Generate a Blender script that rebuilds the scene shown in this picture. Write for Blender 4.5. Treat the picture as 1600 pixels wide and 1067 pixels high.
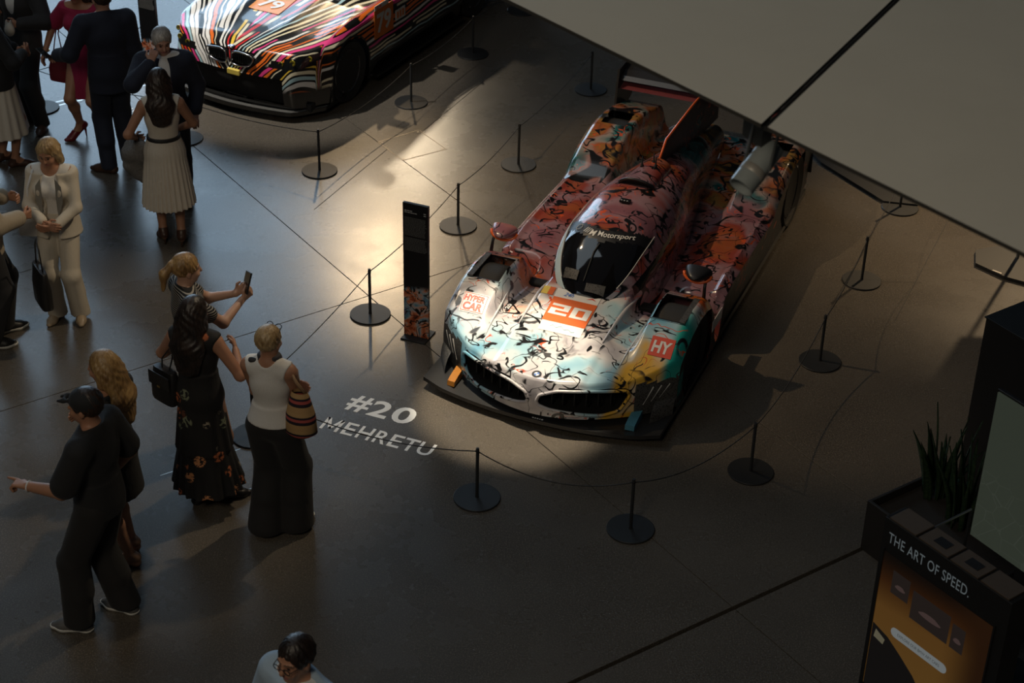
import bpy, math, random
import numpy as np
from mathutils import Vector, Matrix, noise as mnoise

for _o in list(bpy.data.objects):
    bpy.data.objects.remove(_o, do_unlink=True)
scene = bpy.context.scene
COL = scene.collection
R = math.radians

# ---------------------------------------------------------------- camera, light, exposure
scene.view_settings.view_transform = 'Standard'
scene.view_settings.look = 'None'
scene.view_settings.gamma = 1.0
scene.view_settings.use_curve_mapping = False
scene.view_settings.exposure = -0.15

cam_data = bpy.data.cameras.new('camera')
cam = bpy.data.objects.new('camera', cam_data)
COL.objects.link(cam)
scene.camera = cam
PITCH, ROLL, CAM_H, FPX = 0.56062437, 0.02508153, 8.1405, 2848.1
fwd = Vector((0, math.cos(PITCH), -math.sin(PITCH)))
rgt = Vector((1, 0, 0))
up = rgt.cross(fwd)
r2 = rgt * math.cos(ROLL) + up * math.sin(ROLL)
u2 = up * math.cos(ROLL) - rgt * math.sin(ROLL)
M = Matrix((r2, u2, -fwd)).transposed().to_4x4()
M.translation = Vector((0, 0, CAM_H))
cam.matrix_world = M
cam_data.sensor_width = 36.0
cam_data.sensor_fit = 'HORIZONTAL'
cam_data.lens = FPX / 1600.0 * 36.0
cam_data.clip_end = 200
cam_data.dof.use_dof = True
cam_data.dof.focus_distance = 13.8
cam_data.dof.aperture_fstop = 3.2

world = bpy.data.worlds.new('hall_light')
scene.world = world
world.use_nodes = True
wb = world.node_tree.nodes['Background']
wb.inputs['Color'].default_value = (0.62, 0.74, 0.95, 1)
wb.inputs['Strength'].default_value = 0.028


def spot(name, loc, target, energy, color, angle, blend=0.3, size=0.06):
    d = bpy.data.lights.new(name, 'SPOT')
    d.energy = energy
    d.color = color
    d.spot_size = R(angle)
    d.spot_blend = blend
    d.shadow_soft_size = size
    o = bpy.data.objects.new(name, d)
    COL.objects.link(o)
    o.location = loc
    o.rotation_euler = (Vector(target) - Vector(loc)).to_track_quat('-Z', 'Y').to_euler()
    return o


def area(name, loc, target, energy, color, sx, sy):
    d = bpy.data.lights.new(name, 'AREA')
    d.energy = energy
    d.color = color
    d.shape = 'RECTANGLE'
    d.size = sx
    d.size_y = sy
    o = bpy.data.objects.new(name, d)
    COL.objects.link(o)
    o.location = loc
    o.rotation_euler = (Vector(target) - Vector(loc)).to_track_quat('-Z', 'Y').to_euler()
    return o


WARM = (1.0, 0.72, 0.42)
WARM2 = (1.0, 0.80, 0.55)
# exhibition spotlights hung in the hall, and one added fill
spot('spotlight_side', (-2.4, 14.2, 5.2), (2.3, 14.6, 0.0), 540, WARM, 60, 0.35, 0.05)
spot('spotlight_nose', (-0.75, 12.95, 6.6), (-0.02, 12.0, 0.3), 3100, (1.0, 0.85, 0.64), 15, 0.55, 0.05)
spot('spotlight_rear_low', (-1.55, 25.0, 3.8), (-1.1, 18.0, 0.0), 330, WARM2, 28, 0.8, 0.08)
spot('spotlight_rear_high', (-2.13, 24.4, 6.2), (-1.25, 15.7, 0.0), 1050, WARM, 18, 0.9, 0.09)
spot('spotlight_second_car', (-4.6, 17.0, 6.6), (-2.75, 18.1, 0.6), 1700, (1.0, 0.93, 0.82), 31, 0.4, 0.06)
spot('pool_fill_right', (6.8, 18.8, 5.6), (4.4, 15.4, 0.0), 1900, WARM, 34, 0.9, 0.1)  # added fill, brightens the floor pool thrown by the side spotlight
spot('spotlight_visitors', (1.0, 13.6, 6.4), (-2.7, 11.9, 0.9), 560, WARM2, 44, 0.6, 0.08)
# daylight falling through the roof lights of the hall, and an added warm fill above the camera
area('roof_light', (-7.0, 14.0, 14.0), (-4.0, 14.0, 0), 190, (0.80, 0.92, 1.0), 7, 7)
area('front_fill', (-4.0, -1.0, 11.5), (-3.0, 11.0, 0.5), 330, (1.0, 0.86, 0.66), 3, 3)

# ---------------------------------------------------------------- helpers
def link(o, parent=None):
    COL.objects.link(o)
    if parent is not None:
        o.parent = parent
    return o


def tag(o, label=None, cat=None, group=None, kind=None):
    if label:
        o['label'] = label
    if cat:
        o['category'] = cat
    if group:
        o['group'] = group
    if kind:
        o['kind'] = kind
    return o


def empty(name, loc=(0, 0, 0), rz=0.0):
    o = bpy.data.objects.new(name, None)
    o.empty_display_size = 0.2
    COL.objects.link(o)
    o.location = loc
    o.rotation_euler = (0, 0, rz)
    return o


class MB:
    """collects faces, then links them as ONE mesh object"""
    def __init__(self):
        self.v, self.f, self.mi = [], [], []

    def add(self, vs, fs, mi=0):
        n = len(self.v)
        self.v += [tuple(map(float, p)) for p in vs]
        self.f += [tuple(i + n for i in f) for f in fs]
        self.mi += [mi] * len(fs)
        return self

    def box(self, c, s, rz=0.0, mi=0, bev=0.0):
        cx, cy, cz = c
        hx, hy, hz = s[0] / 2, s[1] / 2, s[2] / 2
        ca, sa = math.cos(rz), math.sin(rz)
        if bev <= 0:
            pts = [(x, y, z) for z in (-hz, hz) for x, y in ((-hx, -hy), (hx, -hy), (hx, hy), (-hx, hy))]
            fs = [(3, 2, 1, 0), (4, 5, 6, 7), (0, 1, 5, 4), (1, 2, 6, 5), (2, 3, 7, 6), (3, 0, 4, 7)]
        else:
            b = bev
            def ring(z, k):
                x, y = hx - k, hy - k
                return [(-x, -y, z), (x, -y, z), (x, y, z), (-x, y, z)]
            pts = ring(-hz, b) + ring(-hz + b, 0) + ring(hz - b, 0) + ring(hz, b)
            fs = [(3, 2, 1, 0), (12, 13, 14, 15)]
            for r_ in range(3):
                for k in range(4):
                    a0 = r_ * 4 + k
                    a1 = r_ * 4 + (k + 1) % 4
                    fs.append((a0, a1, a1 + 4, a0 + 4))
        self.add([(cx + x * ca - y * sa, cy + x * sa + y * ca, cz + z) for x, y, z in pts], fs, mi)
        return self

    def lathe(self, prof, c=(0, 0, 0), n=32, mi=0, axis='z'):
        pts, fs = [], []
        for r_, z in prof:
            for k in range(n):
                t = 2 * math.pi * k / n
                x, y = r_ * math.cos(t), r_ * math.sin(t)
                if axis == 'z':
                    pts.append((c[0] + x, c[1] + y, c[2] + z))
                elif axis == 'x':
                    pts.append((c[0] + z, c[1] + x, c[2] + y))
                else:
                    pts.append((c[0] + y, c[1] + z, c[2] + x))
        m = len(prof)
        for i in range(m - 1):
            for k in range(n):
                k2 = (k + 1) % n
                fs.append((i * n + k, i * n + k2, (i + 1) * n + k2, (i + 1) * n + k))
        if prof[0][0] > 1e-6:
            fs.append(tuple(range(n))[::-1])
        if prof[-1][0] > 1e-6:
            fs.append(tuple((m - 1) * n + k for k in range(n)))
        self.add(pts, fs, mi)
        return self

    def tube(self, path, r_, n=8, mi=0, closed=False, cap=True):
        path = [Vector(p) for p in path]
        m = len(path)
        rr = r_ if hasattr(r_, '__len__') else [r_] * m
        pts, fs = [], []
        prev = None
        for i, p in enumerate(path):
            if closed:
                t = path[(i + 1) % m] - path[i - 1]
            else:
                t = path[min(i + 1, m - 1)] - path[max(i - 1, 0)]
            t.normalize()
            if prev is None:
                a = Vector((0, 0, 1)) if abs(t.z) < 0.9 else Vector((1, 0, 0))
                nx = t.cross(a).normalized()
            else:
                nx = (prev - t * prev.dot(t))
                nx = nx.normalized() if nx.length > 1e-6 else t.orthogonal().normalized()
            prev = nx
            ny = t.cross(nx)
            for k in range(n):
                an = 2 * math.pi * k / n
                pts.append(p + (nx * math.cos(an) + ny * math.sin(an)) * rr[i])
        last = m if closed else m - 1
        for i in range(last):
            j = (i + 1) % m
            for k in range(n):
                k2 = (k + 1) % n
                fs.append((i * n + k, i * n + k2, j * n + k2, j * n + k))
        if cap and not closed:
            fs.append(tuple(range(n))[::-1])
            fs.append(tuple((m - 1) * n + k for k in range(n)))
        self.add(pts, fs, mi)
        return self

    def prism(self, poly, z0, z1, mi=0):
        n = len(poly)
        pts = [(x, y, z0) for x, y in poly] + [(x, y, z1) for x, y in poly]
        fs = [tuple(range(n))[::-1], tuple(range(n, 2 * n))]
        for k in range(n):
            fs.append((k, (k + 1) % n, (k + 1) % n + n, k + n))
        self.add(pts, fs, mi)
        return self

    def build(self, name, mats, parent=None, smooth=False, auto=None):
        me = bpy.data.meshes.new(name)
        me.from_pydata(self.v, [], self.f)
        me.validate()
        if not isinstance(mats, (list, tuple)):
            mats = [mats]
        for m in mats:
            me.materials.append(m)
        if len(mats) > 1 and len(self.mi) == len(me.polygons):
            me.polygons.foreach_set('material_index', self.mi)
        if smooth or auto:
            me.polygons.foreach_set('use_smooth', [True] * len(me.polygons))
        if auto:
            me.set_sharp_from_angle(angle=R(auto))
        me.update()
        o = bpy.data.objects.new(name, me)
        return link(o, parent)


def grid_faces(nu, nv):
    i, j = np.meshgrid(np.arange(nu - 1), np.arange(nv - 1), indexing='ij')
    a = (i * nv + j).ravel()
    return np.stack([a, a + nv, a + nv + 1, a + 1], -1)


def np_mesh(name, V, F, mats, parent=None, smooth=True, mi=None, auto=None):
    V = np.asarray(V, np.float32)
    F = np.asarray(F, np.int32)
    used = np.zeros(len(V), bool)
    used[F.ravel()] = True
    remap = np.cumsum(used) - 1
    V = V[used]
    F = remap[F].astype(np.int32)
    me = bpy.data.meshes.new(name)
    k = F.shape[1]
    me.vertices.add(len(V))
    me.vertices.foreach_set('co', V.ravel())
    me.loops.add(F.size)
    me.loops.foreach_set('vertex_index', F.ravel())
    me.polygons.add(len(F))
    me.polygons.foreach_set('loop_start', np.arange(0, F.size, k, dtype=np.int32))
    if not isinstance(mats, (list, tuple)):
        mats = [mats]
    for m in mats:
        me.materials.append(m)
    me.update(calc_edges=True)
    if mi is not None:
        me.polygons.foreach_set('material_index', np.asarray(mi, np.int32))
    me.polygons.foreach_set('use_smooth', np.full(len(F), bool(smooth)))
    if auto:
        me.set_sharp_from_angle(angle=R(auto))
    me.update()
    o = bpy.data.objects.new(name, me)
    return link(o, parent)


# ---------------------------------------------------------------- materials
class NT:
    """small helper for node trees"""
    def __init__(self, name):
        self.m = bpy.data.materials.new(name)
        self.m.use_nodes = True
        self.t = self.m.node_tree
        self.b = self.t.nodes['Principled BSDF']

    def n(self, typ, **kw):
        nd = self.t.nodes.new(typ)
        for k, v in kw.items():
            if k.startswith('i_'):
                key = k[2:]
                key = int(key) if key.isdigit() else key
                self.set(nd.inputs[key], v)
            else:
                setattr(nd, k, v)
        return nd

    def set(self, sock, v):
        if hasattr(v, 'is_output'):
            self.t.links.new(v, sock)
        elif isinstance(v, tuple) and len(v) == 3 and sock.type == 'RGBA':
            sock.default_value = (*v, 1)
        else:
            sock.default_value = v

    def math(self, op, a, b=0.0, c=0.0, clamp=False):
        nd = self.n('ShaderNodeMath', operation=op, use_clamp=clamp)
        self.set(nd.inputs[0], a)
        self.set(nd.inputs[1], b)
        self.set(nd.inputs[2], c)
        return nd.outputs[0]

    def mix(self, f, a, b, mode='MIX'):
        nd = self.n('ShaderNodeMix', data_type='RGBA', blend_type=mode)
        self.set(nd.inputs[0], f)
        self.set(nd.inputs[6], a)
        self.set(nd.inputs[7], b)
        return nd.outputs[2]

    def noise(self, co, scale, detail=2.0, rough=0.5, dist=0.0, out='Fac'):
        nd = self.n('ShaderNodeTexNoise')
        if co is not None:
            self.set(nd.inputs['Vector'], co)
        nd.inputs['Scale'].default_value = scale
        nd.inputs['Detail'].default_value = detail
        nd.inputs['Roughness'].default_value = rough
        nd.inputs['Distortion'].default_value = dist
        return nd.outputs[out]

    def ramp(self, f, stops, interp='LINEAR'):
        nd = self.n('ShaderNodeValToRGB')
        cr = nd.color_ramp
        cr.interpolation = interp
        while len(cr.elements) < len(stops):
            cr.elements.new(0.5)
        for e, (p, c) in zip(cr.elements, stops):
            e.position = p
            e.color = (*c, 1)
        self.set(nd.inputs[0], f)
        return nd.outputs[0]

    def step(self, x, a, b):
        nd = self.n('ShaderNodeMapRange', interpolation_type='SMOOTHSTEP')
        self.set(nd.inputs[0], x)
        nd.inputs[1].default_value = a
        nd.inputs[2].default_value = b
        return nd.outputs[0]

    def obj(self):
        return self.n('ShaderNodeTexCoord').outputs['Object']

    def xyz(self, co):
        s = self.n('ShaderNodeSeparateXYZ')
        self.set(s.inputs[0], co)
        return s.outputs

    def scaled(self, co, s):
        nd = self.n('ShaderNodeVectorMath', operation='MULTIPLY')
        self.set(nd.inputs[0], co)
        nd.inputs[1].default_value = s
        return nd.outputs[0]

    def bump(self, h, strength=0.2, dist=0.01):
        nd = self.n('ShaderNodeBump')
        nd.inputs['Strength'].default_value = strength
        nd.inputs['Distance'].default_value = dist
        self.set(nd.inputs['Height'], h)
        self.t.links.new(nd.outputs[0], self.b.inputs['Normal'])

    def out(self, col=None, rough=None, metal=None, coat=None, spec=None):
        for key, v in (('Base Color', col), ('Roughness', rough), ('Metallic', metal), ('Coat Weight', coat), ('Specular IOR Level', spec)):
            if v is not None:
                self.set(self.b.inputs[key], v)
        return self.m


def plain(name, col, rough=0.5, metal=0.0, coat=0.0, var=0.12, scale=30.0, bump=0.0, spec=None):
    t = NT(name)
    co = t.obj()
    f = t.noise(co, scale, 3)
    a = tuple(max(0, c * (1 - var)) for c in col)
    b = tuple(min(1, c * (1 + var)) for c in col)
    if bump:
        t.bump(t.noise(co, scale * 6, 2), bump, 0.004)
    return t.out(t.mix(f, a, b), rough, metal, coat, spec)


def emit(name, col, strength):
    t = NT(name)
    t.out((0.01, 0.01, 0.01), 0.4)
    t.b.inputs['Emission Color'].default_value = (*col, 1)
    t.b.inputs['Emission Strength'].default_value = strength
    return t.m


MAT = {}
# polished, dark terrazzo-like concrete
t = NT('polished_concrete')
co = t.n('ShaderNodeTexCoord').outputs['Object']
cloud = t.noise(co, 0.55, 5, 0.6)
fine = t.noise(co, 95.0, 2, 0.6)
grain = t.noise(co, 260.0, 1, 0.5)
vor = t.n('ShaderNodeTexVoronoi')
t.set(vor.inputs['Vector'], co)
vor.inputs['Scale'].default_value = 55
agg = t.step(vor.outputs['Distance'], 0.05, 0.30)
c = t.ramp(cloud, [(0.3, (0.066, 0.057, 0.047)), (0.5, (0.088, 0.076, 0.062)), (0.72, (0.115, 0.098, 0.078))])
c = t.mix(t.math('MULTIPLY', t.step(fine, 0.48, 0.70), 0.75), c, (0.215, 0.185, 0.148))
c = t.mix(t.math('MULTIPLY', t.step(grain, 0.52, 0.68), 0.6), c, (0.035, 0.032, 0.03))
c = t.mix(t.math('MULTIPLY', t.math('SUBTRACT', 1.0, agg), 0.22), c, (0.23, 0.21, 0.18))
rg = t.math('ADD', t.math('MULTIPLY', t.noise(co, 1.6, 4, 0.65), 0.15), 0.20)
t.bump(t.noise(co, 320.0, 2), 0.05, 0.002)
MAT['floor'] = t.out(c, rg, spec=0.5)
MAT['joint'] = plain('joint_sealant', (0.012, 0.011, 0.010), 0.9)
MAT['steel_strip'] = plain('steel_strip', (0.55, 0.54, 0.52), 0.28, 1.0, 0, 0.1, 60)
MAT['dull_steel'] = plain('worn_steel', (0.26, 0.24, 0.21), 0.45, 0.8, 0, 0.2, 60)
MAT['paint_white'] = plain('floor_paint_white', (0.90, 0.90, 0.89), 0.5, 0, 0, 0.04, 120)
MAT['black_metal'] = plain('black_powder_coat', (0.020, 0.021, 0.022), 0.5, 0.0, 0.0, 0.1, 200, 0.05, 0.35)
MAT['black_matte'] = plain('black_matte', (0.010, 0.010, 0.011), 0.7, 0, 0, 0.2, 80)
MAT['cord'] = plain('black_cord', (0.018, 0.016, 0.014), 0.7, 0, 0, 0.2, 300)
t = NT('panel_plaster')
co = t.obj()
f = t.noise(co, 2.2, 5, 0.6)
f2 = t.noise(co, 160, 2)
c = t.mix(f, (0.54, 0.485, 0.38), (0.62, 0.56, 0.44))
c = t.mix(t.math('MULTIPLY', f2, 0.12), c, (0.40, 0.38, 0.34))
t.bump(f2, 0.05, 0.003)
MAT['panel'] = t.out(c, 0.75)
MAT['panel_edge'] = plain('panel_edge', (0.03, 0.027, 0.022), 0.7)
MAT['lamp_grey'] = plain('lamp_grey_metal', (0.30, 0.33, 0.325), 0.40, 0.0, 0.2, 0.06, 40)
MAT['lamp_dark'] = plain('lamp_dark_metal', (0.06, 0.065, 0.065), 0.45, 0.4)
MAT['wall'] = plain('hall_wall_dark', (0.05, 0.048, 0.045), 0.8, 0, 0, 0.1, 3)
MAT['frame_dark'] = plain('window_frame_dark', (0.04, 0.042, 0.045), 0.5)
MAT['daylight'] = emit('daylight_pane', (0.56, 0.78, 1.0), 4.3)


# ---------------------------------------------------------------- the hall
JA = R(34.9)                       # direction of the floor joints
D1 = np.array([math.cos(JA), math.sin(JA)])
N1 = np.array([-math.sin(JA), math.cos(JA)])


def fw(t_, s_):                     # joint frame -> world
    return (t_ * D1[0] + s_ * N1[0], t_ * D1[1] + s_ * N1[1])


fl = MB()
fl.box((0, 15, -0.16), (40, 44, 0.2), 0)
floor = fl.build('floor', MAT['joint'])
tag(floor, kind='structure')
# slabs between the saw cuts (joints recessed)
ROWS = [-18.0, -6.0, 1.9, 6.99, 11.92, 17.04, 22.1, 36.0]
COLS = [-16.0, -8.0, 1.2, 6.78, 8.40, 12.3, 17.0, 34.0]
for i in range(len(ROWS) - 1):
    for j in range(len(COLS) - 1):
        g0 = 0.016 if abs(ROWS[i] - 6.99) < 0.01 else 0.003
        g1 = 0.016 if abs(ROWS[i + 1] - 6.99) < 0.01 else 0.003
        s0, s1 = ROWS[i] + g0, ROWS[i + 1] - g1
        t0, t1 = COLS[j] + 0.003, COLS[j + 1] - 0.003
        # keep only slabs near the hall floor
        b = 0.002
        m = MB()
        top = [fw(t0 + b, s0 + b), fw(t1 - b, s0 + b), fw(t1 - b, s1 - b), fw(t0 + b, s1 - b)]
        mid = [fw(t0, s0), fw(t1, s0), fw(t1, s1), fw(t0, s1)]
        vs = [(x, y, 0.0) for x, y in top] + [(x, y, -b) for x, y in mid] + [(x, y, -0.05) for x, y in mid]
        fs = [(0, 1, 2, 3)]
        for k in range(4):
            k2 = (k + 1) % 4
            fs += [(k + 4, k2 + 4, k2, k), (k + 8, k2 + 8, k2 + 4, k + 4)]
        m.add(vs, fs)
        m.build('concrete_slab', MAT['floor'], floor)


def strip(p0, p1, w, mat, name, h=0.0012):
    d = Vector((p1[0] - p0[0], p1[1] - p0[1], 0))
    m = MB()
    m.box(((p0[0] + p1[0]) / 2, (p0[1] + p1[1]) / 2, h / 2), (d.length, w, h), math.atan2(d.y, d.x))
    return m.build(name, mat, floor)


# paired steel rails let into the floor, short conduit strips, faint diagonal cuts
for s_ in (17.00, 17.09):
    strip(fw(4.6, s_), fw(14.5, s_), 0.018, MAT['steel_strip'], 'steel_rail')
strip((-2.60, 10.96), (-1.99, 11.37), 0.008, MAT['steel_strip'], 'steel_rail')
strip((-2.20, 10.62), (-1.80, 10.90), 0.008, MAT['steel_strip'], 'steel_rail')
MAT['cut'] = plain('saw_cut', (0.035, 0.032, 0.028), 0.8)
strip((-1.90, 15.22), (-1.30, 16.55), 0.007, MAT['cut'], 'saw_cut')
strip((-0.96, 17.0), (-0.20, 18.65), 0.007, MAT['cut'], 'saw_cut')
strip((4.10, 15.3), (3.30, 13.46), 0.007, MAT['cut'], 'saw_cut')
strip((-4.9, 13.53), (-4.1, 14.09), 0.007, MAT['cut'], 'saw_cut')
# floor hatch: steel frame, lid and lifting lugs
hatch = empty('floor_hatch', (0, 0, 0))
HP = [(-1.41, 16.70), (-1.01, 17.00), (-0.71, 16.58), (-1.13, 16.30)]
m = MB()
for k in range(4):
    a, b = HP[k], HP[(k + 1) % 4]
    d = Vector((b[0] - a[0], b[1] - a[1], 0))
    m.box(((a[0] + b[0]) / 2, (a[1] + b[1]) / 2, 0.0012), (d.length + 0.008, 0.009, 0.0024), math.atan2(d.y, d.x))
m.build('frame', MAT['dull_steel'], hatch)
m = MB()
hc = (sum(p[0] for p in HP) / 4, sum(p[1] for p in HP) / 4)
m.prism([(hc[0] + (x - hc[0]) * 0.97, hc[1] + (y - hc[1]) * 0.97) for x, y in HP][::-1], 0.0002, 0.0018)
m.build('lid', MAT['floor'], hatch)
for x, y in HP:
    m = MB()
    m.lathe([(0.012, 0.0), (0.012, 0.003), (0.006, 0.0035)], (hc[0] + (x - hc[0]) * 0.88, hc[1] + (y - hc[1]) * 0.88, 0), 12)
    m.build('lug', MAT['dull_steel'], hatch)
tag(hatch, 'square floor hatch with thin steel frame set flush in the concrete', 'hatch')

# end wall of the hall with a tall glazed front to the left (daylight mirrored in the floor)
WY = 33.0
m = MB()
m.box((13.0, WY + 0.2, 9), (28.0, 0.4, 18))
m.box((-17.5, WY + 0.2, 9), (5, 0.4, 18))
m.box((-8.0, WY + 0.2, 15.6), (14.0, 0.4, 4.8))
w = m.build('wall_back', MAT['wall'])
tag(w, kind='structure')
m = MB()
m.box((-20.0, 15, 9), (0.3, 46, 18))
tag(m.build('wall_left', MAT['wall']), kind='structure')
m = MB()
m.box((20.0, 15, 9), (0.3, 46, 18))
tag(m.build('wall_right', MAT['wall']), kind='structure')
win = empty('window_1', (0, WY, 0))
tag(win, kind='structure')
xs = np.linspace(-15.0, -3.4, 7)
zs = np.linspace(0.6, 13.2, 7)
for a, b in zip(xs[:-1], xs[1:]):
    for z0, z1 in zip(zs[:-1], zs[1:]):
        m = MB()
        m.box(((a + b) / 2, 0.1, (z0 + z1) / 2), (b - a - 0.10, 0.03, z1 - z0 - 0.10))
        m.build('pane', MAT['daylight'], win)
for x in xs:
    m = MB()
    m.box((x, 0.08, 6.9), (0.10, 0.16, 12.8))
    m.build('mullion', MAT['frame_dark'], win)
for z in zs:
    m = MB()
    m.box(((xs[0] + xs[-1]) / 2, 0.08, z), (xs[-1] - xs[0], 0.14, 0.10))
    m.build('transom', MAT['frame_dark'], win)

# ---------------------------------------------------------------- hanging panels and spotlight (upper right)
PZ = 5.0
EA, EB = Vector((-0.054, 7.965)), Vector((1.812, 5.681))        # lower edge
ed = (EB - EA).normalized()
en = Vector((-ed.y, ed.x))
if en.y < 0:
    en = -en
S0, S1 = Vector((0.947, 6.598)), Vector((1.754, 8.087))          # seam
sd = (S1 - S0).normalized()
panel = empty('suspended_ceiling_sail', (S0.x, S0.y, PZ))
tag(panel, 'large pale beige hanging panels with a dark slot between them', 'ceiling panel')
gap = 0.017


def sail(p_in, sgn):
    """one panel: from the slot outwards along the lower edge"""
    side = Vector((sd.y, -sd.x)) * sgn
    a = S0 + side * gap - sd * 0.0
    # slide to the edge line
    k = (a - EA).dot(en)
    a = a - sd * (k / sd.dot(en))
    b = a + (ed * sgn) * (3.4 if sgn > 0 else 2.5)
    d = a + sd * 3.0
    c_ = b + sd * 3.0
    return [a, b, c_, d]


for sgn in (1, -1):
    q_ = sail(S0, sgn)
    m = MB()
    poly = [(p.x - S0.x, p.y - S0.y) for p in q_]
    if sgn < 0:
        poly = poly[::-1]
    n = 4
    pts = [(x, y, -0.018) for x, y in poly] + [(x, y, 0) for x, y in poly]
    m.add(pts, [tuple(range(4))[::-1]], 1)
    m.add(pts, [(4, 5, 6, 7)], 0)
    m.add(pts, [(k, (k + 1) % 4, (k + 1) % 4 + 4, k + 4) for k in range(4)], 1)
    m.build('panel', [MAT['panel'], MAT['panel_edge']], panel)
m = MB()
q0 = S0 - sd * 0.0
m.box(((sd * 1.56).x, (sd * 1.56).y, -0.030), (2.86, 0.03, 0.02), math.atan2(sd.y, sd.x))
m.build('slot_rail', MAT['black_matte'], panel)
m = MB()
for dx in (2.2, 2.8):
    for k in (-1.2, 1.2):
        p = sd * dx + ed * k
        m.tube([(p.x, p.y, 0.0), (p.x, p.y, 8.0)], 0.004, 6)
m.build('suspension_wire', MAT['black_metal'], panel)

# the spotlight hanging at the end of the slot
lamp = empty('track_spotlight', (1.045, 7.12, 4.60))
tag(lamp, 'grey cylindrical spotlight hanging on a bracket below the beige panel', 'spotlight')
axis = (Vector((0.90, 6.98, 4.49)) - Vector((1.09, 7.18, 4.66))).normalized()
rot = axis.to_track_quat('Z', 'Y').to_matrix()


def turn(prof, n=36):
    m = MB()
    m.lathe(prof, (0, 0, 0), n)
    m.v = [tuple(rot @ Vector(p)) for p in m.v]
    return m


turn([(0.0, -0.125), (0.040, -0.125), (0.055, -0.118), (0.058, -0.105), (0.058, 0.02)]).build('housing', MAT['lamp_grey'], lamp, auto=40)
turn([(0.0585, 0.02), (0.060, 0.022), (0.060, 0.055), (0.0585, 0.057)]).build('band', plain('lamp_band', (0.40, 0.38, 0.34), 0.45, 0.3), lamp, auto=40)
turn([(0.058, 0.057), (0.058, 0.125), (0.052, 0.125), (0.050, 0.06), (0.0, 0.06)]).build('snoot', MAT['lamp_grey'], lamp, auto=40)
m = MB()
e1 = rot @ Vector((1, 0, 0))
for s_ in (-1, 1):
    p = e1 * (0.066 * s_)
    m.tube([p, p + Vector((0.03, 0.05, 0.16))], 0.008, 6)
m.tube([e1 * -0.066 + Vector((0.03, 0.05, 0.16)), e1 * 0.066 + Vector((0.03, 0.05, 0.16))], 0.008, 6)
m.build('bracket', MAT['lamp_dark'], lamp)
m = MB()
m.tube([Vector((0.03, 0.05, 0.16)), Vector((0.03, 0.05, 0.36))], 0.012, 8)
m.build('drop_rod', MAT['lamp_dark'], lamp)
m = MB()
m.box((0.0, 0.10, 0.13), (0.05, 0.16, 0.13), R(25), 0, 0.006)
m.build('ballast_box', MAT['lamp_dark'], lamp)

# ---------------------------------------------------------------- stanchions and cords
PH = 0.453


def make_stanchion():
    root = empty('stanchion')
    m = MB()
    m.lathe([(0.0, 0.0), (0.172, 0.0), (0.175, 0.003), (0.175, 0.011), (0.172, 0.014), (0.02, 0.015)], (0, 0, 0), 48)
    m.build('base_disc', MAT['black_metal'], root, auto=35)
    m = MB()
    m.lathe([(0.0155, 0.014), (0.014, 0.018), (0.0125, 0.03), (0.0125, PH - 0.004), (0.010, PH), (0.0, PH)], (0, 0, 0), 16)
    m.build('pole', MAT['black_metal'], root, auto=40)
    m = MB()
    m.lathe([(0.0135, PH - 0.035), (0.0145, PH - 0.033), (0.0145, PH - 0.022), (0.0135, PH - 0.020)], (0, 0, 0), 16)
    m.build('cord_collar', MAT['black_matte'], root, auto=40)
    return root


def copy_tree(o, parent=None):
    c_ = o.copy()
    COL.objects.link(c_)
    c_.parent = parent
    for ch in list(o.children):
        copy_tree(ch, c_)
    return c_


ST = {  # place, label
    's1': ((-4.95, 17.30), 'black stanchion with disc base beside the pink dress and far left group'),
    's14': ((-3.35, 16.66), 'black stanchion partly hidden behind the woman in the pleated white dress'),
    's2': ((-1.93, 16.02), 'black stanchion in front of the striped car, nearest its front corner'),
    's3': ((-1.13, 17.66), 'black stanchion beside the striped car front wheel, above the floor hatch'),
    's4': ((-0.52, 18.99), 'black stanchion beside the striped car door, casting a shadow towards the camera'),
    's16': ((0.02, 20.31), 'black stanchion at the top edge, half hidden by the beige panel'),
    's5': ((0.78, 18.10), 'black stanchion whose pole top touches the beige panel edge, behind the art car'),
    's6': ((0.02, 16.26), 'black stanchion left of the art car, beside its rear quarter'),
    's7': ((-0.53, 14.96), 'black stanchion behind the upright info board, beside the art car mirror'),
    's8': ((-1.22, 13.34), 'black stanchion standing left of the upright info board'),
    's17': ((-1.97, 11.50), 'black stanchion almost hidden behind the woman in the white tank top'),
    's9': ((-0.23, 10.78), 'black stanchion in front of the art car, below the white floor lettering'),
    's10': ((0.89, 10.45), 'nearest black stanchion in front of the right front corner of the art car'),
    's13': ((1.83, 11.19), 'black stanchion in the deep shade right of the art car nose'),
    's12': ((2.56, 12.77), 'black stanchion in dim light right of the art car, middle of that side'),
    's11': ((3.11, 14.13), 'black stanchion in the warm light pool right of the art car'),
    's15': ((3.69, 15.55), 'black stanchion under the beige panel edge, only its disc base showing'),
    's18': ((-4.05, 18.65), 'black stanchion behind the info board on the far side of the striped car'),
}
proto = make_stanchion()
first = True
for k, ((x, y), lab) in ST.items():
    o = proto if first else copy_tree(proto)
    first = False
    o.location = (x, y, 0)
    tag(o, lab, 'stanchion', 'cord barrier stanchions around the two cars')


def cord(a, b, sag, label):
    A_, B_ = Vector((*ST[a][0], PH - 0.028)), Vector((*ST[b][0], PH - 0.028))
    pts = []
    for i in range(17):
        f = i / 16
        p = A_.lerp(B_, f)
        p.z -= sag * 4 * f * (1 - f)
        pts.append(p)
    m = MB()
    m.tube(pts, 0.0042, 6)
    o = m.build('barrier_cord', MAT['cord'], None, smooth=True)
    tag(o, label, 'cord', 'barrier cords between the stanchions')


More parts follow.
